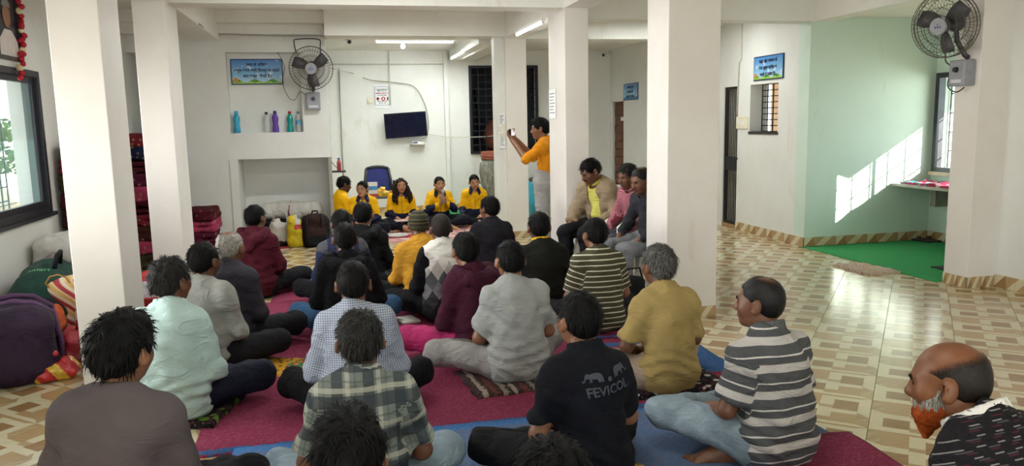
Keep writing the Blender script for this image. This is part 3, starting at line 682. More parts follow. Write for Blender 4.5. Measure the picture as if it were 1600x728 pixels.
# ------------------------------------------------------------------ wall fans
GREY_F = plain('fan_grey', '4d4c50', .45, .2); GREY_L = plain('fan_light_grey', '8f9096', .4); WIRE = plain('fan_wire', '5a544c', .4, .5)
def wall_fan(name, center, facing, mount, label, box_c, box_dir, rad=.275):
    """guard centre, facing direction, wall mounting point, regulator box centre and its outward direction"""
    root = empty(name, mount, 0, label, 'fan'); T = Matrix.Translation(-Vector(mount)); fz = Vector(facing).normalized()
    rx = Vector((0, 0, 1)).cross(fz).normalized(); M = T @ frame_matrix(rx, fz.cross(rx), center)
    def B(mb, n, mt, par=root): return mb.build(n, mt, par, M=M)
    m = MB()
    for r, z in ((rad, 0), (rad, -.05), (rad * .985, .04), (rad * .80, .075), (rad * .56, .085), (rad * .34, .088), (rad * .6, -.095), (rad * .85, -.085)):
        m.tube([(r * math.cos(a), r * math.sin(a), z) for a in [k * math.tau / 36 for k in range(36)]], .0032 if r < rad else .0045, 4, True)
    n = 44
    for k in range(n):
        a = k * math.tau / n; c, s = math.cos(a), math.sin(a)
        m.tube([(rad * .24 * c, rad * .24 * s, .088), (rad * .8 * c, rad * .8 * s, .076), (rad * .985 * c, rad * .985 * s, .04), (rad * c, rad * s, -.05), (rad * .82 * c, rad * .82 * s, -.088), (rad * .30 * c, rad * .30 * s, -.098)], .0016, 3)
    B(m, 'guard', WIRE)
    hub = B(MB().rod((0, 0, .086), (0, 0, .102), rad * .27, rad * .25, 24), 'hub_disc', GREY_L)
    em = MB()
    for k in range(3): em.cbox((-.02 + .02 * k, -.006, .1025), .013, .02, .001)
    em.cbox((0, .018, .1025), .014, .010, .001); B(em, 'hub_emblem', plain('emblem_blue', '3a4480', .4), hub)
    for k in range(3):
        a0 = k * math.tau / 3 + .55; mb = MB(); vs = []
        for t_ in (.0, .25, .5, .75, 1.0):
            r = rad * (.18 + .68 * t_); w = .038 + .034 * math.sin(t_ * 2.4); tw = .55 - .25 * t_
            for e in (-1, 1):
                x, y, z = r, e * w, e * w * tw; a = a0 + .12 * t_; p = Vector((x * math.cos(a) - y * math.sin(a), x * math.sin(a) + y * math.cos(a), z)); vs += [p, p + Vector((0, 0, .005))]
        fs = []
        for i in range(4):
            q = i * 4; fs += [(q, q + 4, q + 6, q + 2), (q + 1, q + 3, q + 7, q + 5), (q, q + 1, q + 5, q + 4), (q + 2, q + 6, q + 7, q + 3)]
        fs += [(0, 2, 3, 1), (16, 17, 19, 18)]; mb.smooth = True; mb.add(vs, fs); B(mb, 'blade', GREY_F)
    B(MB().rod((0, 0, -.03), (0, 0, .05), rad * .19, rad * .2, 20), 'blade_boss', GREY_F)
    B(MB().lathe([(.001, -.26), (.05, -.25), (.072, -.21), (.078, -.14), (.06, -.10), (.02, -.03)], 20), 'motor', GREY_F)
    mm = Vector(mount); c = Vector(center) - fz * .17
    MB().tube([c - mm, c + Vector((0, 0, -.16)) - fz * .04 - mm, Vector((0, 0, 0)) + (c - mm) * .25 + Vector((0, 0, -.10)), Vector((0, 0, -.06))], .022, 8).build('arm', GREY_F, root)
    bd = Vector(box_dir); br = Vector((0, 0, 1)).cross(bd); BM = T @ frame_matrix(br, (0, 0, 1), box_c)
    bx = MB().box(-.09, .09, -.115, .115, -.07, .05).build('regulator_box', GREY_L, root, bevel=.012, M=BM)
    MB().rod((0, .03, .05), (0, .03, .075), .026, .022, 16).build('knob', plain('knob_black', '1c1c20', .4), bx, M=BM); MB().box(-.06, .06, -.085, -.055, .05, .052).build('name_plate', plain('plate_pale', 'c9cbd0', .4), bx, M=BM)
    return root
wall_fan('wall_fan', (-.235, 10.47, 2.305), (-.02, -1, -.12), (-.23, NY, 2.10), 'grey wall fan beside the slogan sign and bottles', (-.235, NY - .07, 1.895), (0, -1, 0))
wall_fan('wall_fan', (5.24, 5.92, 2.335), (-.93, -.30, -.16), (5.53, 5.94, 2.12), 'large grey wall fan on the right pillar', (5.46, 5.94, 1.925), (-1, 0, 0), rad=.28)
def cable(name, pts, r, mat, label, cat='cable'):
    p0 = Vector(pts[0]); P = [Vector(p) for p in pts]; out = []
    for i in range(len(P) - 1):
        a = P[max(0, i - 1)]; b = P[i]; c = P[i + 1]; d = P[min(len(P) - 1, i + 2)]
        for k in range(6):
            t = k / 6; out.append(.5 * ((2 * b) + (c - a) * t + (2 * a - 5 * b + 4 * c - d) * t * t + (3 * b - a - 3 * c + d) * t ** 3))
    out.append(P[-1]); o = MB().tube([q - p0 for q in out], r, 6).build(name, mat); o.location = p0; return tag(o, label, cat)
cable('fan_cable', [(-.42, NY - .01, 2.52), (-.44, NY - .02, 2.66), (-.40, NY - .02, 2.70), (-.13, NY - .02, 2.70), (-.11, NY - .02, 2.60), (-.12, NY - .02, 2.35)], .007, CABLE_D, 'dark looped cable behind the fan by the slogan sign')
cable('loose_wire', [(-.66, NY - .01, 2.54), (-.58, NY - .01, 2.35), (-.62, NY - .01, 2.15), (-.55, NY - .01, 1.95), (-.47, NY - .01, 1.92), (-.40, NY - .01, 2.02), (-.33, NY - .01, 1.98)], .004, CABLE_D, 'thin loose wire wandering down beside the slogan sign')
cable('ceiling_cable', [(-1.33, 9.0, 2.67), (-1.38, 10.4, 2.70), (-1.30, 10.53, 2.735), (-.7, 10.53, 2.72), (-.12, 10.53, 2.72), (-.03, 10.53, 2.69), (-.06, 10.53, 2.86)], .008, CABLE_G, 'brown cable run along the foot of the beam over the storage wall')
cable('tv_cable', [(.02, NY + .1, 2.33), (.35, 13.90, 2.46), (.62, 13.99, 2.36), (.8, 14.05, 2.33), (1.1, 14.06, 2.30), (1.45, 14.06, 2.22), (1.63, 14.06, 1.9), (1.68, 14.06, 1.55), (1.64, 14.06, 1.35), (1.56, 14.03, 1.30)], .008, CABLE_G, 'grey cable arching over the television')
cable('white_wire', [(1.70, 14.08, 1.38), (1.95, 14.0, 1.33), (2.2, 13.95, 1.32), (2.45, 13.98, 1.31), (2.9, 14.0, 1.33), (2.9, 12, 1.5)], .007, CABLE_W, 'white wire sagging from the television to the grid window')
cable('fan_lead', [(5.33, 5.98, 2.25), (5.36, 6.02, 2.05), (5.44, 6.04, 1.98), (5.40, 6.02, 1.82), (5.43, 5.95, 1.76), (5.47, 5.90, 1.80)], .006, CABLE_D, 'dark lead hanging below the right wall fan')
for i, (pts, lab) in enumerate((([(1.02, 14.06, 2.86), (1.02, 14.06, 2.3), (1.02, 14.06, 1.9)], 'white conduit above the emergency notice'), ([(5.49, 9.85, 3.0), (5.49, 9.85, 2.35), (5.49, 9.90, 2.32), (5.49, 9.93, 1.6)], 'white conduit down to the switchboard by the barred door'),
                               ([(.13, 14.02, 0.05), (.14, 14.02, 1.3), (.15, 14.02, 2.55)], 'grey pipe behind the man in profile'), ([(0, 14.06, 2.62), (1.2, 14.06, 2.62), (1.97, 14.06, 2.62)], 'thin line of conduit high on the back wall'))):
    o = MB().tube([Vector(p) - Vector(pts[0]) for p in pts], .011, 6).build('conduit', CABLE_G if i == 2 else CABLE_W); o.location = pts[0]; tag(o, lab, 'conduit')
def switch_box(loc, w, h, nrm, lab):
    r = empty('switchboard', (0, 0, 0), 0, lab, 'switchboard'); r.matrix_basis = frame_matrix((1, 0, 0) if nrm == 'y' else (0, -1, 0), (0, 0, 1), loc)
    MB().box(-w / 2, w / 2, -h / 2, h / 2, -.04, 0).build('plate', plain('plate_cream', 'e6dfc6', .4), r, bevel=.004)
    for i in range(3): MB().box(-w * .32 + i * w * .24, -w * .18 + i * w * .24, -h * .2, h * .2, 0, .006).build('switch', WHITEPL, r)
switch_box((.665, 14.02, 2.0), .09, .10, 'y', 'small switchboard left of the emergency notice'); switch_box((5.485, 9.79, 1.5), .30, .17, 'x', 'cream switchboard beside the barred door'); switch_box((2.235, 10.25, 1.46), .06, .19, 'y', 'cream switch box on the far pillar')
# security cameras
def cctv(loc, d, lab):
    r = empty('security_camera', loc, math.atan2(-d[0], d[1]), lab, 'camera'); MB().rod((0, 0, 0), (0, 0, .06), .035, .02, 14).build('mount', WHITEPL, r)
    MB().rod((0, -.06, -.03), (0, .11, -.045), .034, .034, 14).build('housing', WHITEPL, r); MB().rod((0, .11, -.045), (0, .118, -.046), .028, n=14).build('lens', plain('lens_black', '141416', .2), r)
cctv((.27, 11.75, 2.80), (.2, -1), 'white security camera under the back room ceiling by the tube light'); cctv((5.02, 13.92, 2.80), (-.8, -.6), 'white security camera in the far right corner')

# ------------------------------------------------------------------ television and things on the back wall
tv = empty('television', (0, 0, 0), 0, 'flat black television tilted slightly on the back wall', 'television'); TM_ = frame_matrix((.995, -.06, .055), (-.055, -.10, .99), (1.26, 13.93, 1.55)); tv.matrix_basis = TM_
MB().box(-.37, .37, -.22, .22, -.03, 0).build('casing', plain('tv_black', '15151a', .35), tv, bevel=.006); MB().box(-.358, .358, -.205, .21, 0, .002).build('screen', plain('tv_screen', '14182c', .12), tv)
MB().box(-.06, .06, -.08, .08, -.14, -.03).build('wall_bracket', BLACKMETAL, tv)
sh = empty('set_top_shelf', (1.46, 14.08, 1.22), 0, 'small white shelf below the television', 'shelf'); MB().box(-.14, .14, -.17, 0, -.012, 0).build('board', WHITEPL, sh); MB().prism([(0, -.012), (-.15, -.012), (0, -.10)], 'x', -.13, -.12).build('bracket', WHITEPL, sh); MB().prism([(0, -.012), (-.15, -.012), (0, -.10)], 'x', .12, .13).build('bracket', WHITEPL, sh)
st = empty('set_top_box', (1.47, 13.99, 1.22), 0, 'white and blue set-top box on the small shelf', 'box'); MB().box(-.10, .10, -.06, .06, 0, .035).build('casing', WHITEPL, st, bevel=.004); MB().box(-.09, -.01, -.062, -.06, .006, .03).build('front_panel', plain('panel_blue', '2c3f7a', .3), st)
ws = empty('wall_shelf', (.0, 12.3, .875), 0, 'narrow black wall shelf above the man in profile', 'shelf'); MB().box(-.10, .16, -.13, .13, -.02, 0).build('board', BLACKMETAL, ws, bevel=.004); MB().rod((-.10, .10, -.02), (-.10, .10, .25), .006).build('stay', BLACKMETAL, ws); MB().rod((-.10, .1, .20), (.06, .1, .0), .005).build('stay', BLACKMETAL, ws)

# ------------------------------------------------------------------ bottles
def bottle(loc, h, r, body, cap, label, shape=0, alpha=1.0, group='water bottles in the display recess', band=None):
    root = empty('water_bottle', loc, rnd.uniform(0, 6), label, 'bottle', group); s = h
    prof = [(r * .9, 0), (r, .02 * s), (r, .22 * s), (r * .82, .36 * s), (r * .86, .46 * s), (r, .58 * s), (r * .98, .70 * s), (r * .62, .82 * s), (r * .48, .88 * s)] if shape == 0 else [(r * .9, 0), (r, .03 * s), (r * .96, .30 * s), (r, .5 * s), (r * .98, .66 * s), (r * .5, .84 * s), (r * .38, .88 * s)]
    MB().lathe(prof, 18).build('body', body, root); MB().lathe([(r * .5, .88 * s), (r * .55, .885 * s), (r * .55, .985 * s), (r * .4, s)], 14).build('cap', cap, root)
    if band: MB().lathe([(r * 1.01, .36 * s), (r * 1.012, .37 * s), (r * 1.012, .55 * s), (r * 1.01, .56 * s)], 18).build('label_band', band, root)
    return root
def pet(name, c, a):
    t = NT(name); t.fin(lin(c), .12, 0, .5); t.b.inputs['Alpha'].default_value = a; return t.m
BY = NY + .09
CYAN = plain('bottle_cyan', '2f9fc4', .35); CLEAR = pet('pet_clear', 'd8dcda', .45); PURP = pet('pet_purple', '6a3aa8', .9); TEAL = pet('pet_teal', '0f9a94', .92)
bottle((-1.235, BY, 1.496), .29, .042, CYAN, CYAN, 'light blue bottle at the left end of the recess')
bottle((-.855, BY, 1.496), .27, .036, CLEAR, plain('cap_black', '1c1c20', .4), 'clear bottle with a black cap in the recess')
bottle((-.745, BY, 1.496), .285, .042, PURP, plain('cap_violet', '3d2272', .4), 'purple bottle in the middle of the recess')
bottle((-.555, BY, 1.496), .275, .040, TEAL, plain('cap_red', 'a02a2a', .4), 'teal bottle with a red cap in the recess')
bottle((-.448, BY, 1.496), .27, .034, CLEAR, plain('cap_grey', '6d7078', .4), 'clear plastic bottle with a blue band at the right end of the recess', 1, band=plain('band_blue', '5aa0cf', .4))
bottle((-2.36, NY + .06, 1.496), .28, .045, CYAN, CYAN, 'turquoise bottle on the ledge behind the bedding', group='bottles on the left ledge')
bottle((.06, 12.25, .875), .20, .032, plain('can_red', 'a5323a', .4), plain('can_blue', '2c4f9a', .4), 'red and blue bottle on the black wall shelf', 1, group='bottle on wall shelf')

# ------------------------------------------------------------------ water pot and things by the grid window
CEMENT = NT('pot_cement'); _c = CEMENT.ramp(CEMENT.noise(CEMENT.co('Object', (3, 3, .8)), 6, 6, .7, .8), [(.3, lin('4b4a44')), (.5, lin('77756a')), (.7, lin('a9a698'))]); CEMENT.bump(CEMENT.noise(CEMENT.co('Object'), 16, 5), .6, .02); CEMENT = CEMENT.fin(_c, .9)
TERRA = plain('terracotta', '8a4a35', .8, var=.2, scale=9)
po = empty('water_pot', (2.80, 13.5, .20), 0, 'tall grey clay water pot with a terracotta rim', 'pot')
MB().lathe([(.17, 0), (.22, .08), (.29, .30), (.315, .50), (.30, .64), (.25, .72)], 28).build('body', CEMENT, po)
MB().lathe([(.25, .72), (.275, .725), (.28, .75), (.265, .76), (.285, .775), (.285, .80), (.27, .81), (.28, .83), (.275, .86), (.22, .865)], 28).build('rim', TERRA, po)
pd = empty('pot_plinth', (2.80, 13.5, 0), 0, 'low white plinth under the clay water pot', 'plinth'); MB().box(-.33, .35, -.33, .36, 0, .17).build('block', WALL, pd); MB().box(-.36, .38, -.36, .38, .17, .20).build('slab', plain('pale_stone', 'cfcabb', .4), pd)
bottle((2.92, 13.18, 1.06 - .86 + .0), .27, .035, plain('bottle_dark', '2a2c30', .3), WHITEPL, 'dark bottle with a white cap standing on the plinth beside the pot', 1, group='bottle by pot')
bottle((2.93, 13.5, 1.065), .27, .04, CLEAR, WHITEPL, 'clear bottle with a red band standing on the pot rim', 1, group='bottle on pot', band=REDI)
for i, (x, y, z, r) in enumerate(((2.95, 14.9, .01, .30), (3.52, 15.0, .01, .30), (3.2, 15.1, .52, .28), (3.55, 15.1, .60, .27), (3.1, 15.0, 1.02, .25))):
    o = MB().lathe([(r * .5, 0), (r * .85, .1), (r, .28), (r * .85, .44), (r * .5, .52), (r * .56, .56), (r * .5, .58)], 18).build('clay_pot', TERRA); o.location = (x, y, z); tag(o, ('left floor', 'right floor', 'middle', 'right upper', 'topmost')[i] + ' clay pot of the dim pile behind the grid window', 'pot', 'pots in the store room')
ld = empty('step_ladder', (2.62, 14.75, 0), 0, 'dark ladder leaning in the store room', 'ladder')
for s in (-1, 1): MB().tube([(s * .18, -.2, 0), (s * .10, .35, 2.2)], .02, 6).build('rail', BLACKMETAL, ld)
for i in range(7): MB().box(-.17 + i * .01, .17 - i * .01, -.16 + i * .075, -.12 + i * .075, .28 + i * .28, .30 + i * .28).build('rung', BLACKMETAL, ld)
dv = empty('water_drum', (3.15, 11.6, 0), 0, 'turquoise plastic drum behind the man filming', 'drum'); MB().lathe([(.24, 0), (.26, .03), (.25, .28), (.27, .31), (.25, .34), (.26, .62), (.22, .66)], 22).build('body', plain('drum_turq', '1f93a8', .4), dv); MB().lathe([(.23, .66), (.235, .67), (.235, .70), (.2, .71)], 22).build('lid', plain('drum_lid', '22262c', .4), dv)
# ------------------------------------------------------------------ people
def skin_mat(name, c):
    t = NT(name); c = lin(c); co = t.co('Object')
    k = t.noise(co, 22, 4)
    col = t.ramp(k, [(0.3, tuple(x * .86 for x in c[:3]) + (1,)), (0.7, tuple(min(1, x * 1.1) for x in c[:3]) + (1,))])
    t.bump(t.noise(co, 180, 3), .08, .002); t.fin(col, .45, 0, .4)
    t.b.inputs['Subsurface Weight'].default_value = .06; t.b.inputs['Subsurface Radius'].default_value = (.01, .004, .002)
    return t.m
SKIN = {'mid': skin_mat('skin_mid', '7f573f'), 'dark': skin_mat('skin_dark', '5f3d2b'), 'deep': skin_mat('skin_deep', '5c3a29'), 'bald': skin_mat('skin_bald', '74492f'), 'light': skin_mat('skin_light', 'b58666'), 'tan': skin_mat('skin_tan', '6c4834')}
LIP = plain('lips', '96594c', .5); LIP2 = plain('lips_dark', '5e332b', .5)
def hair_mat(name, c, c2, sc=1.0):
    t = NT(name); co = t.co('Object', (150 * sc, 150 * sc, 22 * sc))
    k = t.noise(co, 1.0, 4, .65, .8)
    col = t.ramp(k, [(.38, lin(c)), (.66, lin(c2))])
    t.bump(k, .6, .004); return t.fin(col, .58, 0, .14)
HAIR = {'black': hair_mat('hair_black', '030303', '0c0b0b'), 'soft': hair_mat('hair_soft_black', '060505', '141110'), 'salt': hair_mat('hair_salt_pepper', '080808', '3a3836'), 'grey': hair_mat('hair_grey', '211f1e', '767470'),
        'white': hair_mat('hair_white', '4d4a46', '98938a'), 'stub': hair_mat('hair_stubble', '191614', '342c27', 2.5), 'beard': hair_mat('beard_henna', '7a3012', 'a9531f'), 'brown': hair_mat('hair_brown', '1c1310', '3a2620')}
def thin_hair(name, c, c2, centre, rad, soft, sc=2.2):
    """hair that thins out around a bare crown (head coordinates in gc)"""
    t = NT(name); at = t.n('Attribute', attribute_name='gc').outputs['Vector']
    mp = t.n('Mapping'); mp.inputs['Location'].default_value = [-a / b for a, b in zip(centre, rad)]; mp.inputs['Scale'].default_value = [1 / b for b in rad]; t.L(at, mp.inputs[0])
    ln = t.n('VectorMath', operation='LENGTH'); t.L(mp.outputs[0], ln.inputs[0])
    k = t.noise(t.co('Object', (190, 190, 60)), 1.0, 3, .7, .4)
    col = t.ramp(k, [(.38, lin(c)), (.66, lin(c2))]); t.bump(k, .4, .003); t.fin(col, .5, 0, .25)
    a = t.math('ADD', t.math('DIVIDE', t.math('SUBTRACT', ln.outputs['Value'], 1.0), soft), t.math('MULTIPLY', t.math('SUBTRACT', k, .5), 1.4))
    t.L(t.math('MINIMUM', t.math('MAXIMUM', a, 0), 1), t.b.inputs['Alpha']); return t.m
HAIR['bald'] = thin_hair('hair_bald_ring', '0d0a09', '241b16', (0, .03, .11), (.088, .125, .088), .22)
HAIR['crown'] = thin_hair('hair_thin_crown', '0b0a0b', '1d1a1a', (.0, -.04, .135), (.032, .042, .035), .9); HAIR['crownw'] = thin_hair('hair_thin_white', '6a6660', 'b5b0a6', (0, -.02, .14), (.05, .075, .05), .6)
WHITE_EYE = plain('eye_white', 'c4bbb2', .25, var=.03); IRIS = plain('iris', '22140c', .2)

def creases(t, co, weave, fold):
    a = t.noise(co, weave, 2, .5); b = t.noise(t.co('Object', (1, 1, .6)), 6.0, 3, .5, 1.4)
    r = t.math('ABSOLUTE', t.math('SUBTRACT', t.noise(t.co('Object', (.8, .8, 1.7)), 7.0, 2, .5, 1.8), .5))
    return t.math('ADD', t.math('ADD', t.math('MULTIPLY', a, .06), t.math('MULTIPLY', b, fold * 1.2)), t.math('MULTIPLY', r, fold * 2.6))
def cloth(name, c, rough=.85, weave=260, fold=.35, c2=None, sheen=0.0):
    """plain woven or knitted cloth"""
    if name in _MC: return _MC[name]
    t = NT(name); co = t.co('Object'); c1 = lin(c)
    k = t.noise(co, 5.0, 5, .6, .5)
    col = t.ramp(k, [(.3, tuple(x * .88 for x in c1[:3]) + (1,)), (.7, tuple(min(1, x * 1.08) for x in c1[:3]) + (1,)) if c2 is None else (.7, lin(c2))])
    h = creases(t, co, weave, fold)
    t.bump(h, .8, .03); t.fin(col, rough, 0, .2)
    if sheen: t.b.inputs['Sheen Weight'].default_value = sheen
    _MC[name] = t.m; return t.m
def cloth_pat(name, fn, rough=.85, fold=.3):
    """cloth with a printed or knitted pattern in garment coordinates: u across, v along"""
    t = NT(name); at = t.n('Attribute', attribute_name='gc').outputs['Vector']; s = t.sep(at)
    col = fn(t, s[0], s[1]); co = t.co('Object')
    k = t.noise(co, 5.0, 4, .6, .5); col = t.mix(t.math('MULTIPLY', t.math('SUBTRACT', k, .3), .35), col, (0.02, 0.02, 0.02, 1))
    t.bump(creases(t, co, 260, fold), .8, .03)
    return t.fin(col, rough, 0, .25)
def fract(t, v, per, off=0.0): return t.math('FRACT', t.math('ADD', t.math('DIVIDE', v, per), 100.0 + off))
def pat_stripe(per, off, bands, base):
    def f(t, u, v):
        q = fract(t, v, per, off); c = lin(base)
        for a, b, cc in bands: c = t.mix(band(t, q, a, b), c, lin(cc))
        return c
    return f
def pat_plaid(t, u, v):
    c = lin('6b716c')
    for q in (fract(t, u, .115), fract(t, v, .125)):
        c = t.mix(t.math('MULTIPLY', band(t, q, .0, .36), .8), c, lin('2a3238')); c = t.mix(t.math('MULTIPLY', band(t, q, .44, .58), .5), c, lin('b4b3a4'))
        c = t.mix(t.math('MULTIPLY', band(t, q, .72, .78), .5), c, lin('42504f'))
    return c
def pat_gingham(per, ca, cb, cd):
    def f(t, u, v):
        a = band(t, fract(t, u, per), 0, .45); b = band(t, fract(t, v, per), 0, .45)
        c = t.mix(a, lin(ca), lin(cb)); c = t.mix(b, c, lin(cb)); return t.mix(t.math('MULTIPLY', a, b), c, lin(cd))
    return f
def pat_argyle(t, u, v):
    # white yoke, then interlocking rows of diamonds that darken towards the hem
    a = t.math('DIVIDE', u, .088); b = t.math('DIVIDE', t.math('SUBTRACT', .365, v), .15)
    k = t.math('SUBTRACT', t.math('FLOOR', t.math('ADD', a, b)), t.math('FLOOR', t.math('SUBTRACT', a, b)))
    c = lin('d3d0c9')
    for n, cc in ((.5, 'a9a7a2'), (1.5, '4d4e53'), (2.5, '6b6c70'), (3.5, '2e2f34'), (4.5, '1a1b1f')): c = t.mix(t.math('GREATER_THAN', k, n), c, lin(cc))
    return c
def pat_dash(t, u, v):
    c = lin('0f0d12')
    for cc, per, off, pu in (('7b7878', .024, 0, .042), ('451722', .024, .5, .046), ('434248', .024, .27, .055)):
        r = t.math('FLOOR', t.math('DIVIDE', v, per)); q = band(t, fract(t, v, per, off), .1, .24)
        w = band(t, fract(t, t.math('ADD', u, t.math('MULTIPLY', r, .021)), pu, off), .2, .62)
        c = t.mix(t.math('MULTIPLY', q, w), c, lin(cc))
    return c
def pat_dots(t, u, v):
    c = lin('dcdad6'); a = band(t, fract(t, u, .022), .4, .56); b = band(t, fract(t, v, .022), .4, .56)
    return t.mix(t.math('MULTIPLY', a, b), c, lin('4c4a52'))

def rot(ax, deg):
    return np.array(Matrix.Rotation(math.radians(deg), 3, ax))
V3 = lambda *a: np.array(a, float)
def hand(S, wr, e1, e2, e3, curl=25, k=.006, sc=1.0, spread=1.0):
    """wr wrist, e1 finger direction, e2 thumb side, e3 palm normal"""
    P = lambda a, b, c=0: wr + (e1 * a + e2 * b + e3 * c) * sc
    S.cap(P(-.01, 0), P(.03, 0), .024 * sc, .027 * sc, k=.015, sq=(e3, .65))
    for b in (.024, .008, -.008, -.024): S.cap(P(.015, b * .7), P(.082, b), .014 * sc, .0115 * sc, k=.012)
    for b, ln in ((.027, .92), (.009, 1.0), (-.009, .95), (-.026, .78)):
        p = P(.082, b * 1.05); d = _n(e1 + e2 * b * 2.4 * spread); a = 0
        for L, r0, r1 in ((.043, .0095, .0088), (.027, .0088, .008), (.021, .008, .0068)):
            a += curl; dd = _n(d * math.cos(math.radians(a)) + e3 * math.sin(math.radians(a)))
            q = p + dd * L * ln * sc; S.cap(p, q, r0 * sc, r1 * sc, k=k * .6); p = q
    p = P(.015, .022); d = _n(e1 * .65 + e2 * .75 + e3 * .25)
    for L, r0, r1 in ((.036, .014, .0115), (.03, .0112, .0098), (.024, .0098, .0078)):
        q = p + d * L * sc; S.cap(p, q, r0 * sc, r1 * sc, k=k); p = q; d = _n(d + e1 * .35 + e3 * .22)
def foot(S, an, d, up, sc=1.0, toes=False):
    """an ankle, d heel-to-toe direction, up instep direction"""
    sd = np.cross(d, up)
    S.cap(an - d * .035 - up * .035, an + d * .03 - up * .03, .033 * sc, .033 * sc, k=.02)
    S.cap(an, an + d * .10 - up * .035, .036 * sc, .030 * sc, k=.03)
    S.cap(an - d * .02 - up * .045, an + d * .13 - up * .05, .030 * sc, .034 * sc, k=.02, sq=(up, .75))
    for i, (b, L, r) in enumerate(((.03, .075, .0135), (.012, .07, .0095), (-.004, .062, .009), (-.019, .053, .0085), (-.032, .042, .008))):
        a = an + d * .115 - up * .055 + sd * b * .9
        S.cap(a, a + d * L, r * 1.05 * sc, r * sc, k=.006 if toes else .012)

def head_into(S, c, M, female=False, ears=True, fat=1.0, nose=1.0):
    def E(p, r, k=.015, op='+', R=None): S.ell(c + M @ V3(*p), r, M if R is None else M @ R, k, op)
    def C(p, q, a, b, k=.008): S.cap(c + M @ V3(*p), c + M @ V3(*q), a, b, k)
    j = .92 if female else 1.0
    E((0, -.014, .030), (.0755, .094, .083)); E((0, .022, -.018), (.064 * fat, .070, .084), .03)
    E((0, .036, -.070), (.047 * j * fat, .048, .038), .03); E((0, .066, -.093), (.022 * j, .022, .018), .02)
    E((0, .068, .022), (.050, .022, .013), .02)
    for s in (-1, 1):
        E((s * .042, .054, -.024), (.026, .028, .028), .025)
        E((s * .0305, .0955, .003), (.0175, .012, .0105), .008, '-')
    C((0, .086, .008), (0, .107 + .004 * (nose - 1), -.026), .008, .0125 * nose, .012); E((0, .098, -.033), (.0175, .013, .010), .01)
    E((0, .086, -.0545), (.024, .014, .0075), .006); E((0, .084, -.0665), (.021, .014, .0085), .006)
    E((0, .099, -.0605), (.026, .006, .0022), .003, '-')
    if ears:
        for s in (-1, 1):
            R = np.array(Matrix.Rotation(math.radians(-30 * s), 3, 'Z')) @ np.array(Matrix.Rotation(math.radians(10), 3, 'X'))
            E((s * .086, -.012, -.008), (.013, .0245, .036), .006, '+', R); E((s * .094, .000, -.004), (.006, .012, .019), .004, '-', R)

def hair_field(c, M, st, seed=0, h=.0064):
    """hair as a shell on the skull; st: dict(kind, vol, ...)"""
    kind = st.get('kind', 'short'); vol = st.get('vol', .012); front = st.get('front', 0.0); nape = st.get('nape', 0.0)
    ext = .15 if kind not in ('long',) else .40
    S = SDF((-.17, -.2, -.18 if kind != 'long' else -.36), (.17, .17, .17), h)
    def E(p, r, k=.015, op='+'): S.ell(V3(*p), r, None, k, op)
    E((0, -.014, .034), (.0755 + vol * .75, .094 + vol, .083 + vol)); 
    E((0, -.030, -.010), (.064 + vol * .5, .072 + vol * .9, .066 + vol * .2), .03)
    if st.get('top'): E((0, .02, .085), (.06, .075, .04 + st['top']), .03)
    X, Y, Z = S.grid(); amp = st.get('amp', .0022)
    if amp:
        S.d = S.d + (amp * (np.sin(95 * X + 40 * Y + 2.2 * np.sin(60 * Z + seed) + seed) * np.sin(70 * Z + 30 * X + 1.7 * seed) + .6 * np.sin(160 * (X - Y * .3) + 3 * np.sin(48 * Y + seed)))).astype(np.float32)
    ys = [-.2, -.075, -.045, -.018, .004, .022, .040, .060, .09, .2]
    zs = [-.074 - nape, -.068 - nape, -.052 - nape, -.026, -.028, -.006, .034, .062 + front, .074 + front, .08 + front]
    if kind in ('tied', 'bun', 'long'): zs = [-.10, -.09, -.085, -.08, -.07, -.045, .022, .072, .088, .092]
    if kind == 'high': zs = [-.06, -.05, -.03, -.01, .0, .01, .045, .075 + front, .085 + front, .09]
    g = np.interp(S.ax[1], ys, zs).astype(np.float32)[None, :, None]
    fringe = .010 * np.sin(140 * X + seed) if amp else 0 * X
    wdt = 1.6 * np.maximum(np.abs(X) - .045, 0)          # temples: the hairline runs lower at the sides
    S.d = np.maximum(S.d, ((g - wdt * (Y > .03) * .8 + fringe * (Y > .02) * .5 - Z) * .8).astype(np.float32))
    # room for the ears
    for s in ((-1, 1) if kind not in ('tied', 'bun', 'long') else ()): S.ell((s * .092, -.004, -.014), (.028, .026, .038), None, .006, '-')
    if kind == 'tied':
        S.cap((0, -.10, -.04), (0, -.115, -.13), .034, .022, k=.02)
    if kind == 'bun': S.ell((0, -.115, -.03), (.042, .036, .04), None, .015)
    if kind == 'long':
        for s in (-1, 1):
            S.cap((s * .075, -.01, .03), (s * .098, -.005, -.08), .032, .042, k=.03); S.cap((s * .098, -.005, -.08), (s * .13, .02, -.22), .042, .045, k=.03)
            S.cap((s * .12, .02, -.16), (s * .10, .06, -.27), .040, .022, k=.03)
        S.cap((0, -.08, -.02), (0, -.09, -.24), .075, .07, k=.04)
        S.d = S.d + (.005 * np.sin(85 * Z + 2 * np.sin(60 * X) + seed) + .004 * np.sin(150 * X + 3 * np.sin(40 * Z))).astype(np.float32)
    V, Q = S.verts(); return c + V @ M.T, Q

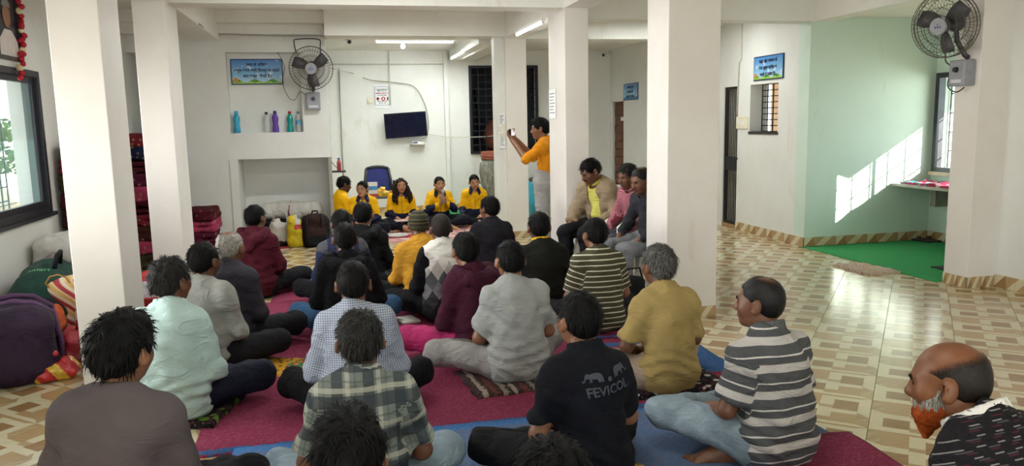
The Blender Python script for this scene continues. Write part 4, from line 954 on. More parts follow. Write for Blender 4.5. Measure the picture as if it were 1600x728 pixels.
def strands(V, Q, c, M, n, L, seed, lift=.25, swirl=.3, w=.0022):
    """thin tapered locks lying on the hair surface, combed away from the crown"""
    r = np.random.RandomState(int(seed * 97) % 9999); H = (V - c) @ M
    e1 = H[Q[:, 1]] - H[Q[:, 0]]; e2 = H[Q[:, 3]] - H[Q[:, 0]]; N = np.cross(e1, e2); N /= np.linalg.norm(N, axis=1)[:, None] + 1e-9
    ctr = H[Q].mean(1); i = r.choice(len(Q), n); p = ctr[i] + r.normal(0, .002, (n, 3)); nn = N[i]
    ok = (nn @ V3(0, 0, 1) > -.5) & (p[:, 2] > -.04) & ~((np.abs(p[:, 0]) > .055) & (p[:, 2] < .03) & (p[:, 1] > -.05)); p = p[ok]; nn = nn[ok]; n = len(p)
    crown = V3(.012, -.045, .115); d = p - crown + np.cross(nn, V3(0, 0, 1)) * swirl * .05 + r.normal(0, .016, (n, 3)) * (1 + 2 * swirl)
    d = d - nn * np.sum(d * nn, 1)[:, None]; d /= np.linalg.norm(d, axis=1)[:, None] + 1e-9
    sd = np.cross(nn, d); ln = L * (.6 + .8 * r.rand(n))[:, None]; lf = (lift * (.3 + r.rand(n)))[:, None]; ww = (w * (.6 + .8 * r.rand(n)))[:, None]
    A = p - nn * .002; B = p + d * ln * .55 + nn * ln * lf * .5; C_ = p + d * ln + nn * ln * lf * .25 - V3(0, 0, .15) * ln
    vs = np.concatenate([A - sd * ww, A + sd * ww, B - sd * ww * .8 , B + sd * ww * .8, C_ - sd * ww * .15, C_ + sd * ww * .15], 0)
    a = np.arange(n); q = np.concatenate([np.stack([a, a + n, a + 3 * n, a + 2 * n], 1), np.stack([a + 2 * n, a + 3 * n, a + 5 * n, a + 4 * n], 1)], 0)
    return np.concatenate([V, c + vs @ M.T], 0), np.concatenate([Q, q + len(V)], 0)

POSE = {
 'cross': dict(pel=(0, 0, .115), hip=(.095, .02, .115), knee=(.345, .315, .135), ank=(-.02, .38, .075), elb=(.218, .03, .27), wri=(.085, .245, .205), top=.83),
 'chair': dict(pel=(0, 0, .515), hip=(.095, .03, .515), knee=(.125, .44, .50), ank=(.12, .42, .09), elb=(.245, .05, .70), wri=(.14, .29, .58), top=1.265),
 'stand': dict(pel=(0, 0, .90), hip=(.09, 0, .88), knee=(.10, .02, .48), ank=(.10, -.01, .075), elb=(.27, .0, 1.09), wri=(.26, .13, .87), top=1.65),
}
PEOPLE = []
def person(label, head, yaw, pose='cross', lean=6, side=0, hy=0, hp=0, hr=0, skin='mid', hair=None, top=None, bot=None, over=None, female=False, face=False,
           res=.0095, joints=None, feet=True, seed=None, hands=True, shoes=None, z0=.013, fat=1.0, hcurl=28, beard=None, toes=False, handdir=None, name='person'):
    """head = world position of the top of the head; yaw 0 looks into the room, positive turns left"""
    seed = len(PEOPLE) * 1.37 + .5 if seed is None else seed
    P = dict(POSE[pose]); J = {}
    pel = V3(*P['pel']); U = rot('X', -lean) @ rot('Y', side)
    up = lambda x, y, z: pel + U @ V3(x, y, z)
    waist, chest, neck, hc = up(0, -.035, .12), up(0, -.045, .30), up(0, -.012, .452), up(0, .032, .598)
    for s, n in ((-1, 'L'), (1, 'R')):
        J['sh' + n] = up(s * .147, -.012, .394); J['elb' + n] = U @ (V3(s * P['elb'][0], *P['elb'][1:]) - pel) + pel
        J['wri' + n] = V3(s * P['wri'][0], *P['wri'][1:]) + (V3(0, 0, 0) if lean < 15 else V3(0, .05, 0))
        J['hip' + n] = V3(s * P['hip'][0], *P['hip'][1:]); J['knee' + n] = V3(s * P['knee'][0], *P['knee'][1:]); J['ank' + n] = V3(s * P['ank'][0], *P['ank'][1:])
    if pose == 'cross': J['ankR'] = J['ankR'] + V3(0, .07, .0)
    for kk, vv in (joints or {}).items(): J[kk] = V3(*vv)
    HM = U @ rot('Z', hy) @ rot('X', hp) @ rot('Y', hr); HM = rot('X', lean * .75) @ HM           # the head stays nearly upright
    top_l = hc + HM @ V3(0, -.01, .114 + (hair or {}).get('vol', .012) * .72)
    hx, hyw, hz = head; sc = (hz - z0) / top_l[2]
    cy, sy = math.cos(math.radians(yaw)), math.sin(math.radians(yaw))
    root = empty(name, (hx - sc * (cy * top_l[0] - sy * top_l[1]), hyw - sc * (sy * top_l[0] + cy * top_l[1]), z0), math.radians(yaw), label, 'person')
    lo = np.min([J[k] for k in J] + [hc], 0) - .22; hi = np.max([J[k] for k in J] + [hc], 0) + .22; lo[2] = max(lo[2], -.03); lo[1] = min(lo[1], -.35)
    hi[2] = max(hi[2], top_l[2] + .03)
    # ---- body
    S = SDF(lo, hi, res * 1.06 if face else max(res * 1.28, .0115)); fr = U @ V3(0, 1, 0)
    S.cap(waist, chest, .085, .10, .03, (fr, .7)); S.cap(pel, waist, .09, .085, .03); S.cap(J['shL'], J['shR'], .045, .045, .03); S.cap(chest, neck, .09, .06, .03, (fr, .8))
    nr = .050 if female else .056
    S.cap(neck, hc + HM @ V3(0, -.018, -.06), nr * 1.08, nr * .98, .025)
    head_into(S, hc, HM, female, fat=fat)
    for n in 'LR':
        S.cap(J['sh' + n], J['elb' + n], .046, .038, .03); S.cap(J['elb' + n], J['wri' + n], .040, .027, .02)
        s = -1 if n == 'L' else 1
        if hands:
            e1 = _n(J['wri' + n] - J['elb' + n]); dn = V3(0, 0, -1) if handdir is None else V3(*handdir)
            if handdir is None and pose != 'stand': e1 = _n(e1 * .8 + V3(-s * .35, .1, -.2))
            e3 = _n(dn - e1 * dn.dot(e1)); e2 = np.cross(e3, e1) * (1 if n == 'L' else -1)
            if e2[0] * s > 0 and handdir is None: e2 = -e2
            hand(S, J['wri' + n] + e1 * .012, e1, e2, e3, hcurl)
        S.cap(J['hip' + n], J['knee' + n], .055, .045, .03); S.cap(J['knee' + n], J['ank' + n], .042, .032, .02)
        if feet:
            if pose == 'cross': d = _n(V3(-s * .9, .42, -.08)); u = _n(V3(-s * .1, .5, .8)); 
            elif pose == 'chair': d = _n(V3(s * .12, 1, 0)); u = V3(0, 0, 1)
            else: d = _n(V3(s * .15, 1, 0)); u = V3(0, 0, 1)
            if joints and ('foot' + n) in joints: d = _n(V3(*joints['foot' + n])); u = V3(0, 0, 1)
            u = _n(u - d * u.dot(d)); foot(S, J['ank' + n], d, u, toes=toes)
    V, Q = S.verts(); hl = (V[Q].mean(1) - hc) @ HM
    mi = ((np.abs(hl[:, 0]) < .026) & (hl[:, 1] > .078) & (hl[:, 2] < -.0475) & (hl[:, 2] > -.0745)).astype(int)
    link_mesh('body', np_mesh('body', V * sc, Q, [SKIN[skin], LIP if female else LIP2], None, mi), root)
    # ---- face details
    if face:
        for s in (-1, 1):
            e = MB(); e.fi = 0; e.lathe([(.0001, -.0115), (.006, -.0098), (.010, -.0058), (.0115, 0), (.010, .0058), (.006, .0098), (.0001, .0115)], 12)
            e.fi = 1; e.lathe([(.0068, .0096), (.005, .0112), (.0001, .0122)], 10)
            ex = MB(); MM = Matrix((HM @ rot('X', -90)).tolist()).to_4x4(); MM.translation = (hc + HM @ V3(s * .0305, .0745, .003)).tolist()
            ob = e.build('eye', [WHITE_EYE, IRIS], root, M=Matrix.Scale(sc, 4) @ MM)
            MB().tube([(hc + HM @ V3(s * .0305 + x, .0865 - abs(x) * .35, .003 + .0062 - (x / .016) ** 2 * .0055)) * sc for x in (-.016, -.009, 0, .009, .016)], .0016 * sc, 4).build('eyelid_line', HAIR['black'], root)
            b = SDF((-.03, -.02, -.015), (.03, .02, .02), .0028); b.cap((-.019 , -.003, -.001), (0, .003, .005), .0028, .0042, .004); b.cap((0, .003, .005), (.019, -.003, .001), .0042, .0026, .004)
            Vb, Qb = b.verts(); Vb = hc + (Vb + V3(s * .031, .0875, .020)) @ HM.T
            link_mesh('eyebrow', np_mesh('eyebrow', Vb * sc, Qb, HAIR['black']), root)
    # ---- hair
    hd = dict(hair or {}); hd['vol'] = hd.get('vol', .012) * .72
    if hd.get('kind') != 'none':
        Vh, Qh = hair_field(hc, HM, hd, seed)
        if hd.get('strand', 900): Vh, Qh = strands(Vh, Qh, hc, HM, hd.get('strand', 900), hd.get('slen', .035), seed, hd.get('lift', .22), hd.get('swirl', .3))
        hl = (Vh - hc) @ HM; link_mesh('hair', np_mesh('hair', Vh * sc, Qh, HAIR[hd.get('col', 'black')], hl), root)
    if beard:
        B = SDF((-.11, -.05, -.17), (.11, .16, .05), .005); kind, bcol = beard
        if kind == 'full':
            B.ell((0, .034, -.078), (.056 * fat, .060, .046), None, .02); B.cap((0, .066, -.095), (0, .076, -.150), .040, .016, k=.025)
            for s in (-1, 1): B.cap((s * .067, .014, -.004), (s * .060, .026, -.06), .006, .018, k=.02); B.cap((s * .050, .045, -.05), (s * .035, .065, -.085), .022, .024, k=.02)
            B.cap((-.03, .085, -.052), (.03, .085, -.052), .010, .010, k=.008); B.ell((0, .104, -.062), (.020, .016, .007), None, .005, '-'); B.ell((0, .09, -.015), (.045, .05, .026), None, .01, '-'); B.crumple(.0016, 210, seed)
        else:
            B.cap((-.026, .086, -.05), (0, .102, -.0445), .006, .0075, k=.006); B.cap((0, .102, -.0445), (.026, .086, -.05), .0075, .006, k=.006)
        V, Q = B.verts(); mi = None; ms = [HAIR[bcol]]
        if kind == 'full':
            mi = (V[Q].mean(1)[:, 2] + .008 * np.sin(V[Q].mean(1)[:, 1] * 300) > -.062).astype(int); ms = [HAIR[bcol], HAIR['white']]
        link_mesh('beard' if kind == 'full' else 'moustache', np_mesh('beard', (hc + V @ HM.T) * sc, Q, ms, None, mi), root)
    # ---- clothes
    def garment(nm, g, grow=0.0, sleeves=True, h=None):
        S = SDF(lo, hi, h or max(res * 1.12, .0105)); w = g.get('w', 1.0) * .93; gr = grow
        S.cap(waist, chest + U @ V3(0, 0, .03), .156 * w + gr, .156 * w + gr, .05, (fr, .73))
        S.cap(J['shL'] * .9 + chest * .1, J['shR'] * .9 + chest * .1, .062 + gr, .062 + gr, .07, (fr, .95)); S.cap(chest, neck + U @ V3(0, -.004, .012), .12 + gr, .072 + gr, .06, (fr, .85))
        for n in 'LR': S.cap(neck + U @ V3(0, -.006, .0), J['sh' + n] * .75 + neck * .25, .062 + gr, .05 + gr, .05)
        hemz = g.get('hem', .02)
        b = g.get('belly', 1.0)
        if pose == 'cross': S.cap(pel + V3(-.065, -.02, .0), pel + V3(.065, -.02, .0), .130 * b * w + gr, .130 * b * w + gr, .06, ((0, 1, 0), .95)); S.cap(pel + V3(0, -.02, .02), waist, .156 * w + gr, .156 * w + gr, .06, (fr, .78))
        elif pose == 'chair': S.cap(pel + V3(-.06, -.01, .02), pel + V3(.06, -.01, .02), .13 * b * w + gr, .13 * b * w + gr, .06, ((0, 1, 0), .95)); S.cap(pel, waist, .165 * w + gr, .165 * w + gr, .06, (fr, .8))
        else: S.cap(pel + V3(0, -.01, -.06), waist, .155 * w + gr, .155 * w + gr, .05, (fr, .76), flat0=True)
        sl = g.get('sleeve', 'long') if sleeves else None; segs = []
        for n in 'LR':
            a, e, r = J['sh' + n], J['elb' + n], J['wri' + n]
            if sl == 'short':
                q = a + (e - a) * g.get('slen', .66); S.cap(a, q, .056 + gr, .064 + gr, .06, flat=True); segs.append((n, a, q, .07))
            elif sl:
                S.cap(a, e, .057 + gr, .053 + gr, .06)
                q = e + (r - e) * (.95 if sl == 'long' else .12)
                S.cap(e, q, .055 + gr, (.040 if sl == 'long' else .052) + gr, .025, flat=True); segs += [(n, a, e, .06), (n, e, q, .05)]
        if g.get('armhole'):
            for n in 'LR':
                a, e = J['sh' + n], J['elb' + n]; S.cap(a + (e - a) * .12, e, .075, .075, .01, op='-')
        am = g.get('fold', .0045)
        S.crumple(am, 26, seed); S.crumple(am * .45, 58, seed + 2)
        X, Y, Z = S.grid(); zl = Z - pel[2]         # cloth bunching above the waist, and long drapes down the back
        S.d = S.d + (am * 1.1 * np.sin(95 * zl + 4.5 * np.sin(7 * X + seed) + 2.5 * np.sin(13 * X - 6 * Y + seed * 2)) * np.exp(-((zl - .07) / .085) ** 2)).astype(np.float32)
        S.d = S.d + (am * .7 * np.sin(42 * X + 3 * np.sin(9 * zl + seed) + 9 * Y) * np.exp(-((zl - .24) / .11) ** 2)).astype(np.float32)
        S.cap(neck + U @ V3(0, .012, .0), hc + HM @ V3(0, .0, -.05), g.get('neck', .066), .085, .006, op='-')
        if g.get('vneck'): S.cap(neck + U @ V3(0, .10, .02), neck + U @ V3(0, .12, -.13), .035, .008, .006, op='-')
        if g.get('open'):
            S.cap(neck + U @ V3(0, .085, .02), pel + U @ V3(0, .15, .10), .048, .075, .01, op='-'); S.cap(neck + U @ V3(0, .08, -.10), pel + U @ V3(0, .13, .12), .060, .075, .01, op='-')
        if pose == 'stand': S.above(pel[2] - g.get('drop', .10))
        elif pose == 'cross': S.above(hemz)
        else: S.above(pel[2] - .10)
        V, Q = S.verts()
        # garment coordinates
        T = (V - pel) @ U; gc = np.stack([T[:, 0], T[:, 2], T[:, 1]], 1); best = np.full(len(V), .0)
        dt = np.abs(T[:, 0]) - .145 * w
        for n, a, q, r in segs:
            ab = q - a; L = np.linalg.norm(ab); ab = ab / L; p = V - a; t = p @ ab
            w_ = p - np.clip(t, 0, L)[:, None] * ab; dd = np.linalg.norm(w_, axis=1)
            m = (dd < r * 1.45 + gr) & (dt > -.02) & (t > .02)
            e = _n(np.cross(ab, V3(0, 1, 0))); base = 0.40 if (a is J['sh' + n]) else 0.40 - np.linalg.norm(J['elb' + n] - J['sh' + n])
            gc[m, 0] = (w_ @ e)[m]; gc[m, 1] = base - t[m]
        mats = g['mat']; mi = None
        if g.get('mi'): mi = g['mi'](V[Q].mean(1), gc[Q].mean(1))
        return link_mesh(nm, np_mesh(nm, V * sc, Q, mats, gc, mi), root)
    def ring(nm, mat, r, rt, z=.0, par=None, hgt=.016, op=.0, tilt=14):
        """collar ring around the neck"""
        S = SDF(neck - .16, neck + .16, .006); N = 14; pts = []
        for i in range(N + 1):
            a = math.radians(90 + op / 2 + (360 - op) * i / N); x, y = math.cos(a) * r, math.sin(a) * r * 1.02
            pts.append(neck + U @ V3(x, y + .004, z + .034 - y * math.tan(math.radians(tilt))))
        nl = max(2, int(hgt / .009) + 1)
        for l in range(nl):
            up_ = U @ V3(0, 0, hgt * l / (nl - 1))
            for a, b in zip(pts[:-1], pts[1:]): S.cap(a + up_, b + up_, rt * (1 - .25 * l / (nl - 1)), None, .006)
        V, Q = S.verts(); o = link_mesh(nm, np_mesh(nm, V * sc, Q, mat, np.stack([(V - neck)[:, 0], (V - neck)[:, 2], V[:, 1]], 1)), par or root); return o
    if bot:
        S = SDF(lo, hi, max(res * 1.42, .0145))
        S.cap(J['hipL'], J['hipR'], .115, .115, .05); S.cap(pel, pel + V3(0, -.02, .05), .14, .13, .05, ((0, 1, 0), .85))
        if pose == 'stand': S.cap(pel + V3(0, 0, -.04), pel + V3(0, 0, .06), .150, .145, .05, ((0, 1, 0), .72))
        lw = bot.get('w', 1.0)
        for n in 'LR':
            S.cap(J['hip' + n], J['knee' + n], .098 * lw, .078 * lw, .04); S.cap(J['knee' + n], J['ank' + n] * (1 - bot.get('cut', .06)) + J['knee' + n] * bot.get('cut', .06), .078 * lw, .060 * lw, .03, flat=True)
        S.crumple(.0045, 30, seed + 5); S.crumple(.002, 62, seed + 3); S.above(.0)
        S.d = np.maximum(S.d, (S.ax[2] - (pel[2] + .13))[None, None, :].astype(np.float32))
        V, Q = S.verts(); gc = np.stack([V[:, 0], V[:, 1], V[:, 2]], 1)
        mi = bot['mi'](V[Q].mean(1), J) if bot.get('mi') else None
        link_mesh(bot.get('name', 'trousers'), np_mesh('trousers', V * sc, Q, bot['mat'], gc, mi), root)
    info = dict(root=root, sc=sc, neck=neck, U=U, hc=hc, HM=HM, J=J, pel=pel, chest=chest)
    if top:
        ob = garment(top.get('name', 'shirt'), top); m0 = top['mat'][0] if isinstance(top['mat'], (list, tuple)) else top['mat']
        info['top'] = ob; c = top.get('collar'); cm = top.get('cmat', m0)
        if c == 'crew': ring('neckband', cm, .064, .0085, -.012, ob, .006)
        elif c == 'shirt': ring('collar', cm, .066, .009, -.004, ob, .022, op=30); 
        elif c == 'tall': ring('collar', cm, .080, .012, -.030, ob, .052, op=40, tilt=10)
        elif c == 'polo': ring('collar', cm, .067, .010, -.002, ob, .024, op=40)
        elif c == 'wide':
            co_ = ring('collar', cm, .070, .012, -.010, ob, .024, op=70)
            S = SDF(neck - .16, neck + .16, .006)
            for s in (-1, 1):
                S.cap(neck + U @ V3(s * .066, .02, .035), neck + U @ V3(s * .062, .088, -.012), .016, .017, .01, ((0, .5, 1), .6)); S.cap(neck + U @ V3(s * .062, .088, -.012), neck + U @ V3(s * .075, .108, -.055), .022, .012, .01, ((0, 1, .5), .6)); S.cap(neck + U @ V3(s * .075, .04, .02), neck + U @ V3(s * .092, .085, -.03), .016, .012, .01)
            V, Q = S.verts(); link_mesh('lapel', np_mesh('lapel', V * sc, Q, cm), ob)
        elif c == 'hood':
            S = SDF(neck - .30, neck + .30, .009)
            pts = [neck + U @ V3(math.cos(a) * .112, math.sin(a) * .100 - .026, .016 - .045 * max(0, -math.sin(a)) + .015 * math.sin(a)) for a in [math.radians(x) for x in (150, 180, 205, 230, 250, 270, 290, 310, 335, 360, 390)]]
            for a, b in zip(pts[:-1], pts[1:]): S.cap(a, b, .043, .043, .02)
            for s_ in (-1, 1): S.cap(neck + U @ V3(s_ * .07, -.115, -.035), neck + U @ V3(0, -.165, -.125), .050, .026, .04)
            S.crumple(.004, 38, seed); S.crumple(.0025, 90, seed + 1)
            S.cap(neck, hc + HM @ V3(0, 0, -.03), .062, .075, .01, op='-')
            V, Q = S.verts(); link_mesh('hood', np_mesh('hood', V * sc, Q, cm), ob)
    if over:
        info['over'] = garment(over.get('name', 'jacket'), over, grow=over.get('grow', .010), sleeves=over.get('sleeve') is not None)
    if shoes: pass
    PEOPLE.append(info); return info
def to_world(info, p):
    """body coordinates (scale 1) of a person to the world"""
    q = info['root'].matrix_basis @ Vector([float(x) * info['sc'] for x in p]); return q
# ------------------------------------------------------------------ the people in the photograph
YEL = cloth('jacket_yellow', 'f2b705', .6, fold=.25); NAVY = cloth('jacket_navy', '161d3d', .7); BLACKC = cloth('black_cloth', '0c0c10', .9); JEANB = cloth('blue_denim', '2a4a68', .9, 420); JEANL = cloth('faded_denim', '70808c', .9, 420, c2='8fa0aa')
def dark_low(thr): return lambda c, g: (g[:, 1] < thr).astype(int)
C = cloth
# --- nearest rows, seen from behind
person('man with tousled black hair in a plain grey-brown top at the bottom left', (-.73, 2.78, .97), -8, hy=-18, lean=3, side=4, z0=.10, hair=dict(col='black', vol=.030, amp=.004, top=.008, nape=.014, lift=.10, slen=.035, swirl=.1, strand=2000), top=dict(mat=C('top_greybrown', '544c4d', fold=.15), collar='crew', w=1.02, fold=.003), bot=dict(mat=BLACKC), res=.0085)
person('head of thick black hair in front of the checked shirt at the bottom edge', (-.005, 1.94, .86), 0, hair=dict(col='black', vol=.030, amp=.004, top=.010, lift=.12, slen=.035, swirl=.2, strand=2200), top=dict(mat=C('top_black_a', '17171b'), collar='crew'), bot=dict(mat=BLACKC), res=.010)
person('head of glossy black hair peeking in at the bottom centre', (.452, 1.627, .86), -6, hair=dict(col='black', vol=.018, amp=.002, strand=1800), top=dict(mat=C('top_black_b', '1c1c22'), collar='crew'), bot=dict(mat=BLACKC), res=.010)
person('man with salt-and-pepper hair in a grey checked short-sleeved shirt', (.061, 3.027, .86), 0, lean=8, hair=dict(col='salt', vol=.016, amp=.003, strand=1800), skin='tan', top=dict(mat=cloth_pat('plaid_shirt', pat_plaid), sleeve='short', slen=.8, collar='shirt', w=.97, fold=.006), bot=dict(mat=JEANL), res=.0085)
FEV = person('man in a navy polo shirt with an elephant emblem on the back', (.984, 3.079, .86), 12, hy=4, lean=6, hair=dict(col='black', vol=.014), skin='mid', top=dict(mat=C('polo_navy', '080a13', fold=.2), sleeve='short', slen=.78, collar='polo', w=.95, fold=.005), bot=dict(mat=C('black_trousers', '0d0d11')), res=.0085)
person('man in a grey and white striped polo turned left, bare foot showing', (1.864, 3.116, .86), 12, hy=30, lean=7, skin='tan', hair=dict(col='crown', vol=.006, amp=.001, strand=0), top=dict(mat=cloth_pat('grey_white_stripes', pat_stripe(.112, .1, [(.0, .30, 'b7b3b0'), (.30, .56, '4b4d50'), (.56, .62, 'c9c6c2'), (.62, 1.0, '4f5154')], '4f5154'), fold=.4), sleeve='short', slen=.82, collar='polo', cmat=C('polo_collar_grey', '57595a'), w=1.05, fold=.006), bot=dict(mat=JEANL), face=True, res=.0078,
       joints=dict(kneeL=(-.34, .33, .19), ankL=(.06, .42, .12), ankR=(-.15, .11, .055), footR=(-.9, .42, 0), kneeR=(.36, .34, .12), wriL=(-.16, .25, .2)), toes=True)
BALD = person('bald man with an orange henna beard in a dark dashed sweater', (1.872, 2.025, .86), 16, hy=24, hp=-4, lean=27, skin='bald', hair=dict(col='bald', vol=.0022, amp=0, strand=0, front=.02), beard=('full', 'beard'), face=True, top=dict(mat=cloth_pat('dashed_sweater', pat_dash), w=1.26, neck=.078, collar='tall', cmat=cloth_pat('dotted_collar', pat_dots)), bot=dict(mat=BLACKC), res=.0075)
person('grey-haired man in a pale mint long-sleeved shirt on a leaf-patterned mat', (-.90, 4.42, .89), -16, hy=-16, lean=4, skin='tan', hair=dict(col='salt', vol=.018, amp=.004, lift=.3, swirl=.4, strand=1800), top=dict(mat=C('shirt_mint', 'aac2bd', .8, fold=.35), collar='shirt', w=1.16, fold=.006), bot=dict(mat=C('navy_track', '141828')), res=.009)
person('man in a light grey shirt between the mint shirt and the charcoal jacket', (-.846, 5.18, .86), -20, hy=-8, lean=4, skin='dark', hair=dict(col='soft', vol=.010), top=dict(mat=C('shirt_lightgrey', '8f908b', .85, fold=.4), collar='shirt', w=1.0), bot=dict(mat=C('trousers_char', '17171c')), res=.0095)
person('old man with a balding white-haired head in a charcoal jacket', (-.748, 5.70, .86), -20, hy=-6, lean=10, skin='tan', hair=dict(col='crownw', vol=.010, amp=.003, strand=0), top=dict(mat=C('jacket_charcoal', '302e36', .8), collar='shirt', w=1.06), bot=dict(mat=C('trousers_char', '17171c')), res=.010)
person('man in a maroon hoodie beside the yellow bags, furthest in the left row', (-.749, 7.50, .86), -14, hy=-14, lean=5, skin='tan', hair=dict(col='black', vol=.010), top=dict(mat=C('hoodie_maroon', '4b1522', .9), collar='hood', w=1.04), bot=dict(mat=C('trousers_char', '17171c')), res=.0105)
person('man in a pale blue fine-checked shirt in the middle column', (.063, 4.149, .86), 0, hy=2, lean=8, skin='tan', hair=dict(col='soft', vol=.010), top=dict(mat=cloth_pat('blue_check_shirt', pat_gingham(.0115, 'b3b9c3', '8d96a6', '6a7488')), collar='crew', cmat=C('collar_pale', 'b8bec6'), w=1.06, fold=.005), bot=dict(mat=BLACKC), res=.009)
person('man in a black hoodie with blue jeans in the middle column', (.046, 5.83, .86), 4, hy=0, lean=6, skin='tan', hair=dict(col='soft', vol=.009), top=dict(mat=C('hoodie_black', '0d0d11', .95), collar='hood', w=1.08), bot=dict(mat=JEANB), res=.0105)
person('man in a navy jacket with grey shoulders, mostly hidden in the middle column', (.03, 6.80, .855), 4, lean=5, skin='tan', hair=dict(col='black', vol=.012), top=dict(mat=[C('jacket_grey_yoke', '4a4b52'), C('jacket_blue', '1f2540')], mi=lambda c, g: (np.abs(g[:, 0]) < .13).astype(int), collar='shirt'), bot=dict(mat=BLACKC), res=.0115, hands=False)
person('man in a black hooded jacket, furthest of the middle column', (.235, 7.35, .86), -6, hy=-10, lean=5, skin='mid', hair=dict(col='black', vol=.014), top=dict(mat=C('jacket_black', '0f1012', .85), collar='hood'), bot=dict(mat=C('trousers_grey', '55555a')), res=.0115)
BEAN = person('man in a mustard top and an olive knitted cap', (.67, 6.567, .845), 6, lean=4, skin='tan', hair=dict(kind='none'), top=dict(mat=C('top_mustard', 'bd8a2b', .9), collar='crew', w=1.0), bot=dict(mat=BLACKC), res=.0105)
person('close-cropped man in a white and grey argyle sweater vest', (.801, 6.12, .86), 8, lean=4, skin='dark', hair=dict(col='stub', vol=.004, amp=0, strand=0), top=dict(mat=C('black_sleeves', '0c0c10'), collar='polo', cmat=C('teal_neckband', '1f6673'), w=.97), over=dict(name='sweater_vest', mat=cloth_pat('argyle_vest', pat_argyle), armhole=True, grow=.012, neck=.075, w=.98), bot=dict(mat=BLACKC), res=.0095)
person('person in a maroon hoodie with pink trousers, centre of the rug', (.822, 5.038, .86), 22, hy=-14, lean=8, skin='mid', hair=dict(col='black', vol=.014), top=dict(mat=C('hoodie_plum', '3c1426', .9), collar='hood', w=1.06), bot=dict(mat=C('trousers_pink', 'a12a5e')), res=.0095)
person('man in a dark charcoal shirt sitting before the fourth singer', (1.464, 7.435, .86), 6, hy=22, lean=6, skin='mid', hair=dict(col='black', vol=.014), top=dict(mat=C('shirt_dark', '1b1a20', .9), collar='shirt'), bot=dict(mat=BLACKC), res=.011)
person('man in a light grey t-shirt and grey trousers on a striped mat', (1.017, 4.554, .86), 6, lean=6, skin='mid', hair=dict(col='black', vol=.009, amp=.0025), top=dict(mat=C('tee_grey', '989b99', .9, fold=.28), sleeve='short', slen=.85, collar='crew', w=1.05, fold=.006), bot=dict(mat=C('trousers_lightgrey', '8a8886')), res=.0085,
       joints=dict(kneeL=(-.43, .24, .15), kneeR=(.36, .34, .14)))
person('man in a black-olive sweater with a bright yellow collar', (1.569, 5.945, .86), 0, lean=5, skin='tan', hair=dict(col='black', vol=.012), top=dict(mat=C('sweater_olive', '191a15', .95), collar='polo', cmat=C('collar_yellow', 'e0ae12'), w=1.05, neck=.07), bot=dict(mat=C('jeans_dark', '1f2c44')), res=.0105)
person('man in an olive t-shirt with thin cream stripes in front of the seated trio', (1.864, 5.429, .86), 4, hy=8, lean=5, skin='mid', hair=dict(col='black', vol=.012), top=dict(mat=cloth_pat('olive_stripes', pat_stripe(.038, 0, [(.0, .22, 'cfccb8')], '47442f')), sleeve='short', slen=.85, collar='crew', cmat=C('olive_plain', '5a573f'), w=1.0), bot=dict(mat=C('trousers_char', '17171c')), res=.0095)
person('grey-haired man in a tan t-shirt on a black and white mat', (1.80, 4.114, .86), 10, hy=4, lean=6, skin='tan', hair=dict(col='grey', vol=.013, amp=.003, strand=1800), top=dict(mat=C('tee_tan', 'a08b58', .9, fold=.25), sleeve='short', slen=.85, collar='crew', w=.99, fold=.005), bot=dict(mat=C('trousers_beige', 'a08d7c')), beard=None, res=.0085,
       joints=dict(elbL=(-.235, .05, .28), elbR=(.215, .04, .27)))
# --- singers in yellow and navy facing the camera
JK = dict(mat=[YEL, NAVY], mi=dark_low(.155), cmat=NAVY, collar='wide', w=1.06, neck=.068, vneck=True, fold=.005)
def singer(label, head, yaw, **kw):
    return person(label, head, yaw, skin='light', female=True, face=True, res=.0078, top=dict(JK, name='track_jacket'), bot=dict(mat=C('track_navy', '12141f', .8)), **kw)
person('man in a yellow shirt in profile beside the storage wall', (.14, 11.62, .83), -72, hp=-14, lean=3, skin='dark', hair=dict(col='black', vol=.014), face=True, top=dict(mat=YEL, collar='shirt', sleeve='34'), bot=dict(mat=C('trousers_ochre', 'b98a20')), res=.0085)
singer('woman wearing glasses in a yellow and navy jacket, first of the four', (.367, 11.196, .78), 172, hy=-18, lean=4, hair=dict(kind='tied', col='black', vol=.010, amp=.002))
singer('woman with long loose wavy hair in a yellow and navy jacket', (.932, 11.58, .78), 178, hy=6, hr=4, lean=4, hair=dict(kind='long', col='brown', vol=.014, amp=.003))
MIC = singer('woman singing into a microphone in a yellow and navy jacket', (1.512, 11.563, .78), 188, lean=4, hy=0, hair=dict(kind='tied', col='black', vol=.009, amp=.002), joints=dict(elbL=(-.24, .10, .29), elbR=(.24, .10, .29), wriL=(-.035, .235, .445), wriR=(.05, .225, .40)), handdir=(0, -.4, 1), hcurl=45)
singer('woman with eyes lowered in a yellow and navy jacket beside the water pot', (2.066, 11.72, .78), 178, hp=-8, hr=5, lean=4, hair=dict(kind='bun', col='black', vol=.009, amp=.002), joints=dict(wriL=(-.10, .27, .19), wriR=(.22, .26, .17)))
# --- man filming with a phone, standing behind the pillar
FILM = person('standing man in an orange sweatshirt filming with a phone', (2.33, 8.72, 1.612), 62, pose='stand', lean=2, hy=10, hp=-4, skin='mid', hair=dict(col='black', vol=.016, top=.01), face=True, z0=0, res=.0078, top=dict(name='sweatshirt', mat=C('sweat_orange', 'd88a14', .8), collar='crew', w=.98, sleeve='34', drop=.12), bot=dict(mat=C('track_grey', 'a3a19e'), w=1.05),
              joints=dict(elbL=(-.27, .16, 1.16), elbR=(.25, .20, 1.16), wriL=(-.11, .36, 1.37), wriR=(.10, .36, 1.37)), handdir=(0, -.6, .4), hcurl=40)
